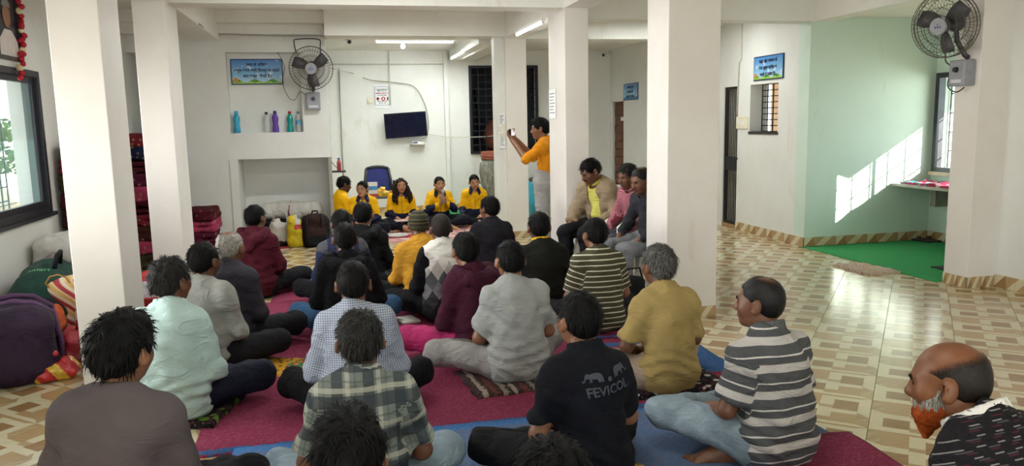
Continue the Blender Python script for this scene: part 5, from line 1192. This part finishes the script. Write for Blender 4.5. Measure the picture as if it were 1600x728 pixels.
# --- three men on chairs between the pillars
CH1 = person('man with a moustache on a chair in a beige jacket over a yellow shirt', (2.37, 7.18, 1.195), 124, pose='chair', lean=17, hy=-24, hp=-26, skin='tan', hair=dict(col='black', vol=.014), face=True, beard=('m', 'black'), z0=0, res=.0085, top=dict(mat=C('shirt_lemon', 'd6cf6a'), collar='shirt', w=.93), over=dict(name='jacket', mat=C('jacket_beige', '95836a', .8, fold=.35), open=True, sleeve='long', grow=.016, w=1.0, neck=.074, fold=.006), bot=dict(mat=C('trousers_black2', '17181d')))
CH2 = person('grizzled man on a chair in a pink checked shirt', (2.605, 6.72, 1.1725), 110, pose='chair', lean=12, hp=-12, skin='tan', hair=dict(col='salt', vol=.010), face=True, z0=0, res=.0085, top=dict(mat=cloth_pat('pink_check', pat_gingham(.019, 'cf9da4', '9d4a5c', '7d3346')), collar='shirt', w=1.0), bot=dict(mat=C('trousers_grey2', '46474f')))
CH3 = person('man on the nearest chair in a dark grey pullover beside the broad pillar', (2.55, 6.28, 1.162), 108, pose='chair', lean=12, hp=-16, skin='tan', hair=dict(col='crown', vol=.006, strand=0, amp=.001), face=True, z0=0, res=.0085, top=dict(mat=C('pullover_grey', '2f3036', .9), collar='crew', w=1.0), bot=dict(mat=C('trousers_grey3', '7a7c80')))
# ------------------------------------------------------------------ things worn, held and printed
from mathutils.bvhtree import BVHTree
def print_on(info, me, x, z, push=.004, name='printed_lettering', M=None):
    """lay a flat print (xz outline in metres) on the back of a garment"""
    g = info['top']; bvh = BVHTree.FromPolygons([v.co for v in g.data.vertices], [p.vertices[:] for p in g.data.polygons])
    for v in me.vertices:
        lx, lz = -v.co.x * -1, v.co.y
        h = bvh.ray_cast(Vector((x + lx, -2, z + lz)), Vector((0, 1, 0)))[0]
        v.co = Vector((x + lx, (h.y if h else 0) - push - (0.001 if v.co.z > 0 else 0), z + lz))
    return link_mesh(name, me, g)
PRINT = plain('faded_print', '353a44', .8, var=.2, scale=60); k_ = FEV['sc']
me = text_mesh('FEVICOL', .052, PRINT, bold=.0012, extrude=.0004); me.transform(Matrix.Rotation(.10, 4, 'Z')); print_on(FEV, me, .022, .475)
def elephant(sgn):
    pts = [(-.040, .0), (-.040, .024), (-.034, .036), (-.018, .042), (.006, .040), (.018, .036), (.026, .041), (.038, .038), (.044, .026), (.047, .012), (.054, .006), (.056, .012), (.060, .010), (.058, .0), (.048, .001), (.041, .012), (.034, .018), (.024, .016), (.024, .0), (.013, .0), (.011, .014), (-.012, .014), (-.014, .0), (-.026, .0), (-.028, .012), (-.031, .0)]
    m = MB(); P = [(sgn * -x, y) for x, y in pts]; P = P if sgn < 0 else P[::-1]
    b = MB(); b.prism(P, 'z', 0, .0006); return b.mesh('elephant', PRINT)
for s, dx, dz in ((1, -.062, .015), (-1, .062, .027)):
    me = elephant(s); me.transform(Matrix.Translation((dx, dz, 0)) @ Matrix.Scale(.85, 4) @ Matrix.Rotation(.08, 4, 'Z')); print_on(FEV, me, .025, .495, name='printed_elephant')
me = MB().rod((0, 0, 0), (0, 0, .0006), .010, n=10).mesh('ball', PRINT); me.transform(Matrix.Translation((.0, .024, 0))); print_on(FEV, me, .025, .495, name='printed_ball')
for i, (ch, z) in enumerate((('C', 1.235), ('D', 1.155), ('H', 1.055))):
    me = text_mesh(ch, .10, plain('print_dark', '2a2218', .8), bold=.002, extrude=.0004); print_on(FILM, me, -.045 + .0, z * FILM['sc'])
# knitted cap
bi = BEAN; S = SDF((-.12, -.14, -.10), (.12, .13, .15), .005); S.ell((0, -.012, .035), (.086, .104, .094)); S.cap((0, -.02, -.02), (0, -.018, .0), .086, .086, .02, ((0, 1, 0), 1.12))
X, Y, Z = S.grid(); g = np.interp(S.ax[1], [-.2, -.08, .0, .08, .2], [-.045, -.045, -.01, .03, .05]).astype(np.float32)[None, :, None]; S.d = np.maximum(S.d, (g - Z) * .9); S.d = S.d + (.0022 * np.sin(Z * 260)).astype(np.float32)
V, Q = S.verts(); t = NT('cap_knit'); sp = t.sep(t.n('Attribute', attribute_name='gc').outputs['Vector']); q = fract(t, sp[2], .034)
t.bump(t.noise(t.co('Object'), 120, 2), .7, .006); CAPM = t.fin(t.mix(band(t, q, .0, .35), t.mix(band(t, q, .5, .72), lin('3a3820'), lin('4a4628')), lin('22221a')), .95)
link_mesh('knitted_cap', np_mesh('knitted_cap', (bi['hc'] + V @ bi['HM'].T) * bi['sc'], Q, CAPM, V), bi['root'])
# glasses of the first singer
gi = [p for p in PEOPLE if 'glasses' in p['root']['label']][0]; m = MB()
for s in (-1, 1):
    m.tube([(s * .033 + .024 * math.cos(a), .101, .002 + .018 * math.sin(a)) for a in [k * math.tau / 14 for k in range(14)]], .0016, 5, True); m.tube([(s * .057, .099, .004), (s * .075, .06, .006), (s * .082, .0, .004)], .0016, 4)
m.tube([(-.009, .102, .004), (0, .104, .006), (.009, .102, .004)], .0016, 4); MM = Matrix(gi['HM'].tolist()).to_4x4(); MM.translation = gi['hc'].tolist()
m.build('spectacles', plain('spectacle_frame', '2b2a2e', .3), gi['root'], M=Matrix.Scale(gi['sc'], 4) @ MM)
# zips on the track jackets
for p in PEOPLE:
    if 'yellow and navy' in p['root']['label']:
        a = p['neck'] + p['U'] @ V3(0, .095, -.03); b = p['pel'] + p['U'] @ V3(0, .145, .10); bv = BVHTree.FromPolygons([v.co for v in p['top'].data.vertices], [q.vertices[:] for q in p['top'].data.polygons]); pts = []
        for i in range(7):
            c = (a + (b - a) * i / 6) * p['sc']; h = bv.ray_cast(Vector((c[0], 1.0, c[2])), Vector((0, -1, 0)))[0]
            if h: pts.append(h + Vector((0, .001, 0)))
        if len(pts) > 2: MB().tube(pts, .0035, 4).build('zip', plain('zip_dark', '1a1d30', .4), p['top'])
def held(name, info, p, label, cat, direction=None):
    w = to_world(info, p); return empty(name, w, info['root'].rotation_euler.z, label, cat)
mi_ = held('microphone', MIC, (.005, .285, .47), 'silver-headed microphone held by the singing woman', 'microphone')
MB().rod((0, .0, -.05), (0, .01, .10), .012, .016, 12).build('handle', plain('mic_grey', '8d8f95', .35, .3), mi_); MB().lathe([(.014, .10), (.024, .115), (.026, .135), (.018, .155), (.001, .16)], 14, (0, .012, 0)).build('grille_head', plain('mic_mesh', 'b9bcc2', .35, .6), mi_)
ph = held('phone', FILM, (.0, .385, 1.46), 'phone with a lit screen held up by the man in orange', 'phone'); MB().box(-.078, .078, -.004, .004, -.038, .038).build('casing', plain('phone_black', '1a1a1e', .3), ph, bevel=.003); MB().box(-.072, .072, -.0055, -.004, -.034, .034).build('screen', plain('phone_screen', 'd9c9d2', .2, emit=.9), ph)

# ------------------------------------------------------------------ chairs
def plastic_chair(loc, rz, fm, bm, label, lattice=False, group=None):
    r = empty('plastic_chair', loc, rz, label, 'chair', group)
    S = SDF((-.28, -.28, .36), (.28, .30, .50), .014).rbox((0, 0, .43), (.225, .225, .016), .014); S.ell((0, .0, .50), (.24, .24, .062), None, .02, '-'); sdf_obj('seat', S, fm, r)
    for sx in (-1, 1):
        for sy, dz in ((1, 0), (-1, 0)):
            MB().tube([(sx * .20, sy * .19, .42), (sx * .23, sy * .23, .2), (sx * .245, sy * .25, .0)], [.026, .022, .018], 8).build('leg', fm, r)
        MB().tube([(sx * .235, -.20, .40), (sx * .25, -.20, .66), (sx * .25, .10, .665), (sx * .245, .20, .62), (sx * .235, .21, .42)], .017, 8).build('armrest', fm, r)
        MB().tube([(sx * .21, -.20, .42), (sx * .205, -.25, .66), (sx * .175, -.29, .86)], .026, 8).build('back_post', fm, r)
    MB().tube([(-.175, -.29, .86), (-.09, -.30, .885), (0, -.303, .89), (.09, -.30, .885), (.175, -.29, .86)], .026, 8).build('top_rail', fm, r)
    if lattice:
        MB().box(-.185, .185, -.003, .003, 0, .42).build('back_panel', plain('panel_darkblue', '18246a', .5), r, (0, -.257, .455)).rotation_euler = (.12, 0, 0)
        for i in range(9): x = -.16 + i * .04; MB().box(x - .007, x + .007, -.006, .006, 0, .40).build('lattice_bar', bm, r, (0, -.245, .46)).rotation_euler = (.12, 0, 0)
        for i in range(11): MB().box(-.185, .185, -.005, .005, -.007, .007).build('lattice_rail', bm, r, (0, -.247 - i * .0047, .47 + i * .038))
    else:
        for i in range(5): x = -.13 + i * .065; MB().box(x - .018, x + .018, -.006, .006, 0, .42).build('slat', bm, r, (0, -.235, .45)).rotation_euler = (.13, 0, 0)
    return r
WCH = plain('chair_white', 'd9dad6', .4, var=.04)
for p, lab in ((CH1, 'white plastic chair under the man in the beige jacket'), (CH2, 'white plastic chair under the man in the pink checked shirt'), (CH3, 'white plastic chair nearest the broad pillar')):
    l = p['root'].location; rz = p['root'].rotation_euler.z; plastic_chair((l.x, l.y, 0), rz, WCH, WCH, lab, group='chairs between the pillars')
plastic_chair((.68, 12.5, 0), math.pi + .04, plain('chair_charcoal', '23262e', .45), plain('lattice_blue', '1e2f86', .45), 'dark plastic chair with a blue lattice back behind the singers', True)
bx = empty('snack_carton', (.56, 12.38, .432), .1, 'white and blue carton standing on the dark chair', 'box'); MB().box(-.075, .075, -.03, .03, 0, .24).build('carton', plain('carton_white', 'e6e6e4', .5, var=.03), bx); MB().box(-.0755, .0755, -.031, -.0301, .12, .18).build('blue_band', plain('carton_blue', '4c94cc', .5), bx); MB().box(-.076, .076, -.031, -.0302, .0, .06).build('red_band', plain('carton_red', 'b8483a', .5), bx)
S = SDF((-.2, -.1, -.02), (.2, .1, .25), .007); S.cap((-.09, 0, .05), (.09, 0, .05), .055, .055, .03, ((0, 1, 0), .6)); S.cap((-.04, 0, .10), (.03, 0, .15), .05, .02, .03, ((0, 1, 0), .6)); S.crumple(.006, 60, 1); S.above(0)
o = sdf_obj('snack_packet', S, plain('packet_yellow', 'd9b13c', .35, var=.35, scale=18)); o.location = (.72, 12.62, .432); o.location = (.72, 12.40, .432); tag(o, 'crumpled yellow snack packet beside the carton on the dark chair', 'packet')

# ------------------------------------------------------------------ things on the floor near the singers
def book(loc, rz, w, d, h, c, label, cat='notebook'):
    r = empty('notebook', loc, rz, label, cat); MB().box(-w / 2, w / 2, -d / 2, d / 2, 0, h * .8).build('pages', plain('paper', 'e3e0d8', .6, var=.03), r); MB().box(-w / 2 - .003, w / 2 + .003, -d / 2 - .003, d / 2 + .003, h * .8, h).build('cover', plain('cover_' + c, c, .5), r); return r
book((.50, 6.10, .013), .3, .15, .20, .014, 'd9d6cf', 'white notebook on the rug left of the maroon hoodie')
w2p = [p for p in PEOPLE if 'wavy' in p['root']['label']][0]; q = to_world(w2p, (0, .33, .155)); book((q.x, q.y, .17), .1, .24, .20, .014, 'dcc0c6', 'pale pink book in the lap of the woman with loose hair')
pl = empty('steel_plate', (.80, 10.84, .013), 0, 'round pale plate on the pink mat', 'plate'); MB().lathe([(.13, 0), (.15, .004), (.165, .022), (.155, .024), (.135, .01), (.001, .009)], 28).build('dish', plain('plate_pale2', 'd6d3cf', .3, .2), pl)
rug('red_cloth', .60, 1.02, 10.68, 10.98, .0125, .005, plain('cloth_red', 'a8283a', .8), 'small red cloth under the round plate', 'cloth', nx=8, ny=8, wav=.003)
pl.location.z = .0185
mgm = MB().lathe([(.001, -.015), (.018, -.01), (.024, 0), (.018, .012), (.001, .016)], 10).mesh('marigold', plain('marigold', 'e88a0c', .8, var=.3, scale=90))
for i, (x, y) in enumerate(((.50, 10.86), (.54, 10.90), (.55, 10.83), (.58, 10.87))): tag(link_mesh('marigold', mgm, None, (x, y, .028)), 'orange marigold flower heaped beside the round plate', 'flower', 'marigolds on the mat')

# ------------------------------------------------------------------ luggage in the niche
def soft(name, lo, hi, prims, mat, label, cat, loc, rz=0.0, h=.015, crum=(.006, 30, 1), fine=(.0025, 80, 2), mi=None, parent=None, group=None, floor_cut=True):
    S = SDF(lo, hi, h)
    for p in prims: getattr(S, p[0])(*p[1], **(p[2] if len(p) > 2 else {}))
    if crum: S.crumple(*crum)
    if fine: S.crumple(*fine)
    if floor_cut: S.above(0.0)
    return sdf_obj(name, S, mat, parent, None, mi)
def bag(name, label, cat, loc, rz=0.0, group=None): return empty(name, loc, rz, label, cat, group)
WOV = plain('woven_white', 'c9c5bd', .8, var=.12, scale=8, bump=.3); BLK = cloth('bag_black', '17171b', .8)
b = bag('bedding_bundle', 'white cloth bundle lying along the back of the niche', 'bundle', (-.62, 11.12, .30)); soft('bundle', (-.45, -.25, -.02), (.45, .25, .32), [('cap', ((-.30, 0, .12), (.28, 0, .11), .125, .13, .03, ((0, 1, 0), 1.1)))], WOV, '', '', None, crum=(.012, 16, 3), parent=b)
MB().tube([(-.02, -.135, .03), (-.03, -.15, .10), (-.02, -.12, .19), (0, -.05, .235)], .009, 5).build('red_stitching', plain('stitch_red', '8a2a3c', .7), b)
b = bag('black_suitcase', 'black suitcase lying under the white bundle', 'suitcase', (-.72, 11.08, 0)); soft('case', (-.45, -.3, -.02), (.45, .3, .34), [('rbox', ((0, 0, .15), (.36, .22, .145), .04))], BLK, '', '', None, crum=(.003, 20, 1), parent=b); MB().tube([(-.08, -.22, .17), (-.06, -.25, .17), (.06, -.25, .17), (.08, -.22, .17)], .012, 6).build('handle', BLACKMETAL, b)
b = bag('cloth_bag', 'white cloth carry bag with a dark band between suitcase and yellow bag', 'bag', (-.74, 10.62, 0), .1); soft('sack', (-.25, -.2, -.02), (.25, .2, .50), [('rbox', ((0, 0, .15), (.15, .10, .16), .07)), ('cap', ((-.10, 0, .28), (-.02, 0, .36), .05, .02, .04))], [WOV, cloth('bag_brown', '3b332e')], '', '', None, crum=(.010, 24, 5), parent=b, mi=lambda c: (c[:, 2] < .07).astype(int)); MB().tube([(-.10, -.05, .30), (-.08, -.06, .46), (0, -.06, .50), (.07, -.06, .44), (.09, -.05, .28)], .012, 6).build('handle', WOV, b)
b = bag('carry_bag', 'bright yellow carry bag beside the brown backpack', 'bag', (-.545, 10.46, 0), -.1); soft('sack', (-.22, -.2, -.02), (.22, .2, .52), [('rbox', ((0, 0, .18), (.115, .085, .19), .05)), ('cap', ((-.06, 0, .36), (.02, 0, .43), .04, .015, .03))], [plain('bag_yellow', 'c9b014', .45, var=.15), plain('bag_print', 'c8c6c0', .5), plain('bag_printred', 'b0392c', .5)], '', '', None, crum=(.009, 28, 2), parent=b, mi=lambda c: np.where((c[:, 2] > .30) & (np.sin(c[:, 0] * 40) > .2), 1, np.where((c[:, 2] > .24) & (c[:, 2] < .30) & (c[:, 0] > 0), 2, 0)))
b = bag('backpack', 'dark brown and black backpack standing in front of the niche', 'backpack', (-.29, 10.44, 0), .05)
soft('shell', (-.3, -.25, -.02), (.3, .25, .55), [('rbox', ((0, 0, .21), (.175, .115, .215), .09)), ('rbox', ((0, -.11, .13), (.13, .05, .12), .04), dict(k=.02))], [cloth('pack_brown', '33211f'), BLK], '', '', None, crum=(.005, 26, 4), parent=b, mi=lambda c: ((c[:, 2] < .16) | (np.abs(c[:, 0]) > .12)).astype(int))
for s in (-1, 1): MB().tube([(s * .07, -.14, .30), (s * .075, -.125, .36), (s * .07, -.06, .43)], .012, 6).build('strap', BLK, b)
MB().tube([(-.04, 0, .42), (-.03, 0, .465), (.03, 0, .465), (.04, 0, .42)], .011, 6).build('grab_handle', BLK, b)
book((-.70, 10.36, .0), .2, .10, .16, .012, 'a3243a', 'small red booklet on the floor by the white cloth bag', 'booklet')

# ------------------------------------------------------------------ bedding stacked along the left wall
BC = [('blanket_maroon', '4a1620'), ('blanket_red', '6e1f2b'), ('blanket_navy', '1f2542'), ('blanket_pink', '9c3a58'), ('blanket_brown', '3b1f1b'), ('blanket_olive', '3d382a'), ('blanket_wine', '531a33')]
def bmat(n, c):
    t = NT(n); v = t.n('TexVoronoi'); v.inputs['Scale'].default_value = 14; t.L(t.co('Object'), v.inputs['Vector']); a = lin(c)
    col = t.mix(t.math('MULTIPLY', t.math('LESS_THAN', v.outputs['Distance'], .22), .55), a, lin('a98a6a')); t.bump(t.noise(t.co('Object'), 40, 3), .5, .01); return t.fin(col, .95, 0, .15)
BM_ = [bmat(n, c) for n, c in BC]
def stack(x, y, w, d, hs, order, where):
    z = 0.0
    ords = ['lowest', 'second', 'third', 'fourth', 'fifth', 'sixth', 'seventh', 'eighth', 'ninth', 'tenth', 'eleventh']
    cols = ['dark maroon', 'red', 'navy', 'pink', 'brown', 'olive', 'wine']
    for i, (h, m) in enumerate(zip(hs, order)):
        S = SDF((-w / 2 - .08, -d / 2 - .08, -.04), (w / 2 + .08, d / 2 + .08, h + .05), .022)
        for k in range(2): S.rbox((0, 0, h * (.25 + .5 * k)), (w / 2 - .01 * k, d / 2, h * .27), min(.05, h * .25), None, .004)
        S.crumple(.007, 13, i + x * 3); S.crumple(.004, 32, i * 2)
        r = rnd.uniform(-.03, .03); o = sdf_obj('folded_blanket', S, BM_[m]); o.location = (x + r, y + r * .5, z + .012); o.rotation_euler = (0, 0, r)
        tag(o, 'folded %s blanket, %s from the floor %s' % (cols[m], ords[i], where), 'blanket', 'bedding stacked by the left wall'); z += h
stack(-2.17, 9.75, .50, .95, (.17, .15, .16, .14, .15, .16, .15, .14, .15, .13), (5, 3, 4, 1, 0, 3, 6, 0, 2, 1), 'behind the second left pillar')
stack(-2.24, 8.15, .42, .72, (.19, .17, .15, .17, .16, .16, .16, .15, .15), (0, 6, 2, 1, 4, 0, 5, 1, 4), 'just past the left window')
stack(-1.66, 10.15, .42, .62, (.16, .15, .14, .13), (1, 6, 3, 0), 'in front of the storage wall')

# ------------------------------------------------------------------ luggage under the left window
PURB = cloth('duffel_purple', '2a1d2e', .7, c2='35243a'); STRP = cloth('strap_purple', '5a3f5c', .7)
b = bag('duffel_bag', 'large dark purple duffel bag nearest the camera on the left', 'bag', (-2.10, 5.55, 0), .35)
soft('shell', (-.5, -.45, -.02), (.5, .45, .62), [('rbox', ((-.02, 0, .235), (.25, .42, .235), .13))], PURB, '', '', None, crum=(.012, 13, 2), parent=b)
for y in (-.12, .12): MB().tube([(.245, y, .03), (.25, y, .2), (.22, y * 1.05, .40), (.12, y * 1.1, .475), (0, y * .9, .50), (-.1, y, .48), (-.2, y, .42)], .018, 6).build('strap', STRP, b)
MB().cbox((.20, -.02, .37), .015, .05, .03).build('tag', plain('tag_white', 'd8d5d8', .5), b)
GRN = cloth('duffel_green', '1c3f34', .6); GRY = cloth('duffel_grey', '2d3336', .7)
b = bag('duffel_bag', 'dark grey duffel bag with a green top under the window', 'bag', (-2.14, 6.35, 0), .2)
soft('shell', (-.45, -.5, -.02), (.45, .5, .75), [('cap', ((0, -.24, .30), (0, .22, .30), .27, .27, .04, ((0, 0, 1), 1.08)))], [GRY, GRN], '', '', None, crum=(.010, 14, 6), parent=b, mi=lambda c: (c[:, 2] > .42).astype(int))
MB().tube([(.06, -.16, .56), (.08, -.12, .66), (.09, .05, .67), (.07, .12, .57)], .018, 6).build('handle', BLK, b)
def print_ray(shell, me, o, right, up, d, push=.004):
    """lay a flat print on a bag by casting along d (bag coordinates)"""
    bvh = BVHTree.FromPolygons([v.co for v in shell.data.vertices], [p.vertices[:] for p in shell.data.polygons]); o, right, up, d = Vector(o), Vector(right).normalized(), Vector(up).normalized(), Vector(d).normalized()
    for v in me.vertices:
        st_ = o + right * v.co.x + up * v.co.y - d * 1.0; h = bvh.ray_cast(st_, d)[0]; v.co = (h if h else o) - d * push
    return link_mesh('lettering', me, shell)
sh_ = [c for c in b.children if c.name.startswith('shell')][0]
print_ray(sh_, text_mesh('safari', .11, plain('print_pale', 'c6cfcf', .6), bold=.002, extrude=.0005), (.10, -.3, .24), (.55, .1, .8), (-.8, .1, .55), (-.25, .95, -.1))
print_ray(sh_, text_mesh('safari', .065, plain('print_green', '8fcf9a', .6), bold=.001, extrude=.0005), (-.02, -.2, .54), (1, 0, -.05), (0, .6, .8), (0, .8, -.6))
b = bag('white_sack', 'greyish white sack on top of the luggage by the wall', 'sack', (-2.28, 7.18, 0)); soft('sack', (-.3, -.35, -.02), (.3, .35, .82), [('rbox', ((0, 0, .36), (.18, .24, .36), .12)), ('cap', ((.04, 0, .66), (.10, 0, .73), .07, .03, .05))], WOV, '', '', None, crum=(.014, 18, 7), parent=b); MB().tube([(-.15, -.2, .5), (0, -.25, .6), (.14, -.18, .52)], .006, 5).build('tie', plain('tie_pale', 'b8b3aa', .7), b)
t = NT('striped_bag_cloth'); sp = t.sep(t.n('TexCoord').outputs['Object']); q = fract(t, t.math('ADD', sp[2], t.math('MULTIPLY', sp[0], .8)), .11); STB = t.fin(t.mix(band(t, q, 0, .3), t.mix(band(t, q, .4, .5), t.mix(band(t, q, .6, .85), lin('d9b98c'), lin('c8a060')), lin('d8d3cc')), lin('a8343c')), .8)
b = bag('striped_bag', 'red and cream striped cloth bag with rope handle on the luggage', 'bag', (-1.90, 6.05, .0), .1); soft('sack', (-.25, -.25, -.02), (.25, .25, .62), [('rbox', ((0, 0, .26), (.13, .15, .25), .09)), ('rbox', ((-.01, 0, .42), (.15, .12, .11), .06), dict(k=.04))], STB, '', '', None, crum=(.012, 20, 3), parent=b); MB().tube([(-.10, -.1, .46), (-.13, -.12, .52), (-.10, -.12, .565), (-.05, -.12, .575), (.0, -.11, .55), (.02, -.1, .50)], .006, 6).build('rope_handle', plain('rope', 'b08a4a', .8), b)
b = bag('cloth_sack', 'pale tan cloth sack leaning on the near left pillar', 'sack', (-1.73, 5.92, 0)); soft('sack', (-.2, -.2, -.02), (.2, .2, .42), [('rbox', ((0, 0, .18), (.11, .11, .18), .07))], plain('sack_tan', 'b9a78e', .9, var=.12), '', '', None, crum=(.010, 26, 9), parent=b); MB().tube([(-.06, -.05, .34), (0, -.08, .37), (.06, -.04, .34)], .006, 5).build('tie', plain('rope', 'b08a4a', .8), b)
b = bag('polythene_bag', 'red polythene bag at the foot of the near left pillar', 'bag', (-1.72, 5.66, 0)); soft('sack', (-.22, -.2, -.02), (.22, .2, .34), [('rbox', ((0, 0, .12), (.13, .11, .13), .07))], plain('poly_red', '9c2732', .35, var=.25, scale=20), '', '', None, crum=(.012, 34, 4), parent=b); MB().tube([(-.05, 0, .22), (-.03, -.02, .30), (.03, -.02, .29), (.05, 0, .22)], .012, 5).build('handle', plain('poly_red', '9c2732'), b)
b = bag('food_packet', 'crumpled red and yellow packet on the tiles by the purple duffel', 'packet', (-1.80, 5.30, 0), .5); soft('packet', (-.22, -.16, -.02), (.22, .16, .26), [('cap', ((-.09, 0, .06), (.08, 0, .07), .06, .07, .03)), ('cap', ((-.06, 0, .12), (-.02, 0, .17), .05, .03, .03))], [plain('packet_red', 'b32a2c', .35, var=.2), plain('packet_gold', 'd0a83a', .35, var=.25, scale=30)], '', '', None, h=.009, crum=(.008, 50, 8), parent=b, mi=lambda c: (np.sin(c[:, 0] * 38 + c[:, 2] * 25) > .25).astype(int))
b = bag('pink_bag', 'magenta cloth bag behind the striped bag', 'bag', (-2.02, 6.75, 0)); soft('sack', (-.2, -.2, -.02), (.2, .2, .60), [('rbox', ((0, 0, .27), (.11, .13, .27), .08))], cloth('bag_magenta', '9c2460'), '', '', None, crum=(.010, 24, 1), parent=b)
b = bag('orange_pouch', 'orange flowered pouch wedged under the striped bag', 'bag', (-1.98, 5.82, 0)); soft('pouch', (-.16, -.16, -.02), (.16, .16, .42), [('rbox', ((0, 0, .19), (.08, .08, .19), .06))], plain('pouch_orange', 'c45a2c', .8, var=.35, scale=26), '', '', None, crum=(.008, 30, 3), parent=b)
# red tub with wrapped food by the second pillar
b = empty('plastic_tub', (-1.52, 6.75, 0), 0, 'red plastic tub between the two left pillars', 'tub'); MB().lathe([(.15, 0), (.16, .01), (.19, .22), (.205, .225), (.205, .24), (.185, .24), (.15, .03), (.001, .025)], 26).build('tub', plain('tub_red', 'a81f2c', .35), b)
b = bag('wrapped_parcel', 'white and green plastic parcel in the red tub', 'parcel', (-1.52, 6.75, .06)); soft('parcel', (-.2, -.2, -.02), (.2, .2, .42), [('rbox', ((0, 0, .17), (.12, .12, .17), .06))], [plain('parcel_white', 'd3dbe2', .3, var=.1), plain('parcel_green', '6fa83a', .4), plain('parcel_red', 'b02a30', .4)], '', '', None, crum=(.009, 36, 5), parent=b, mi=lambda c: np.where((c[:, 2] > .08) & (c[:, 2] < .14), 1, np.where(c[:, 2] > .30, 2, 0)))

# ------------------------------------------------------------------ alcove
SL = plain('stone_slab', '8a8378', .35, var=.15)
sl = empty('stone_counter', (6.97, 7.25, .70), 0, 'grey stone counter slab under the alcove window', 'counter'); MB().box(-.29, .275, -1.14, 1.015, 0, .035).build('slab', SL, sl, bevel=.004); MB().box(.10, .28, -.9, -.8, -.25, 0).build('bracket', SL, sl); MB().box(.10, .28, .72, .80, -.25, 0).build('bracket', SL, sl)
o = rug('printed_cloth', 6.72, 7.18, 7.2, 8.15, .7355, .02, motif('cloth_red_print', 'c23a62', 'e6dcd4', 10, .35, '3f9aa8'), 'red, white and teal printed cloth on the stone counter', 'cloth', nx=10, ny=16, wav=.02)
for i, (x, y, rz) in enumerate(((7.05, 8.12, .3), (7.16, 8.10, .1))):
    s = empty('slipper', (x, y, .0085), rz, ('left' if i == 0 else 'right') + ' dark slipper of the pair on the green carpet below the counter', 'slipper', 'pair of slippers'); S = SDF((-.08, -.16, -.02), (.08, .16, .05), .008); S.rbox((0, 0, .012), (.042, .13, .012), .01); sdf_obj('sole', S, plain('slipper_dark', '2a211f', .6), s)
    MB().tube([(-.04, .03, .012), (-.02, .05, .05), (.02, .05, .05), (.04, .03, .012)], .012, 6).build('strap', plain('slipper_strap', '3a2a26', .6), s)
struct(MB().add([(7.48, 6.2, 2.30), (7.48, 8.6, 2.30), (8.2, 8.6, 2.08), (8.2, 6.2, 2.08), (7.48, 6.2, 2.32), (7.48, 8.6, 2.32), (8.2, 8.6, 2.10), (8.2, 6.2, 2.10)], [(0, 1, 2, 3), (7, 6, 5, 4), (0, 3, 7, 4), (1, 5, 6, 2), (3, 2, 6, 7), (0, 4, 5, 1)]).build('awning', plain('tarp_turquoise', '2fb0b4', .5)), 'turquoise awning outside the alcove window')
# shrubs outside the left window
LEAF = plain('leaf_green', '5f8a3a', .6, var=.4, scale=3)
for i, (x, y, h) in enumerate(((-5.2, 8.6, 2.0), (-5.6, 10.4, 2.4), (-4.9, 12.4, 2.1))):
    s = empty('shrub', (x, y, -.02), 0, ('low', 'tall', 'far')[i] + ' green shrub outside the left window', 'shrub', 'shrubs outside'); rr = random.Random(i); m = MB()
    for k in range(700):
        a = rr.uniform(0, math.tau); e = rr.uniform(-.2, 1.4); r = .7 * (rr.random() ** .4); c = Vector((r * math.cos(a) * math.cos(e), r * math.sin(a) * math.cos(e), h * .55 + h * .4 * math.sin(e) * rr.uniform(.6, 1)))
        d = Vector((rr.uniform(-1, 1), rr.uniform(-1, 1), rr.uniform(-.4, .8))).normalized(); u = d.orthogonal().normalized() * .035; m.add([c - d * .07, c + u, c + d * .07, c - u], [(0, 1, 2, 3)])
    tag(m.build('foliage', LEAF, s), kind='stuff'); MB().tube([(0, 0, 0), (.05, 0, h * .4), (0, .05, h * .8)], [.05, .035, .015], 7).build('stem', plain('bark', '5a4634', .9), s)

# ------------------------------------------------------------------ odds and ends
ck = empty('wall_clock', (0, 0, 0), 0, 'round wall clock half hidden by the broad pillar', 'clock'); ck.matrix_basis = frame_matrix((0, -1, 0), (0, 0, 1), (5.145, 12.02, 2.52))
MB().rod((0, 0, 0), (0, 0, .035), .15, .15, 28).build('rim', plain('clock_rim', '6b2a24', .4), ck); MB().rod((0, 0, .035), (0, 0, .037), .128, .128, 28).build('face', WHITEPL, ck); MB().box(-.006, .006, -.01, .08, .037, .040).box(-.01, .10, -.005, .005, .037, .040).build('hands', INKG, ck)
b = bag('shoulder_bag', 'black shoulder bag on the tiles beside the broad pillar', 'bag', (2.36, 5.92, 0), .2); soft('pouch', (-.16, -.12, -.02), (.16, .12, .36), [('rbox', ((0, 0, .14), (.10, .06, .15), .04))], BLK, '', '', None, crum=(.004, 28, 2), parent=b); MB().tube([(-.09, 0, .27), (-.06, -.02, .36), (.05, -.02, .36), (.09, 0, .27)], .008, 6).build('strap', BLK, b)
cable('mic_lead', [(2.34, 5.95, .26), (2.24, 6.0, .22), (2.16, 5.98, .06), (2.08, 5.9, .012), (1.98, 5.86, .012)], .006, CABLE_D, 'thin black lead looping down from the shoulder bag')
pn = empty('pen', (2.36, 2.96, .0), -.25, 'black pen on the tiles by the maroon rug corner', 'pen'); MB().rod((-.07, 0, .006), (.05, 0, .006), .006, .006, 8).build('barrel', INKG, pn); MB().rod((.05, 0, .006), (.075, 0, .006), .005, .001, 8).build('tip', INKG, pn)
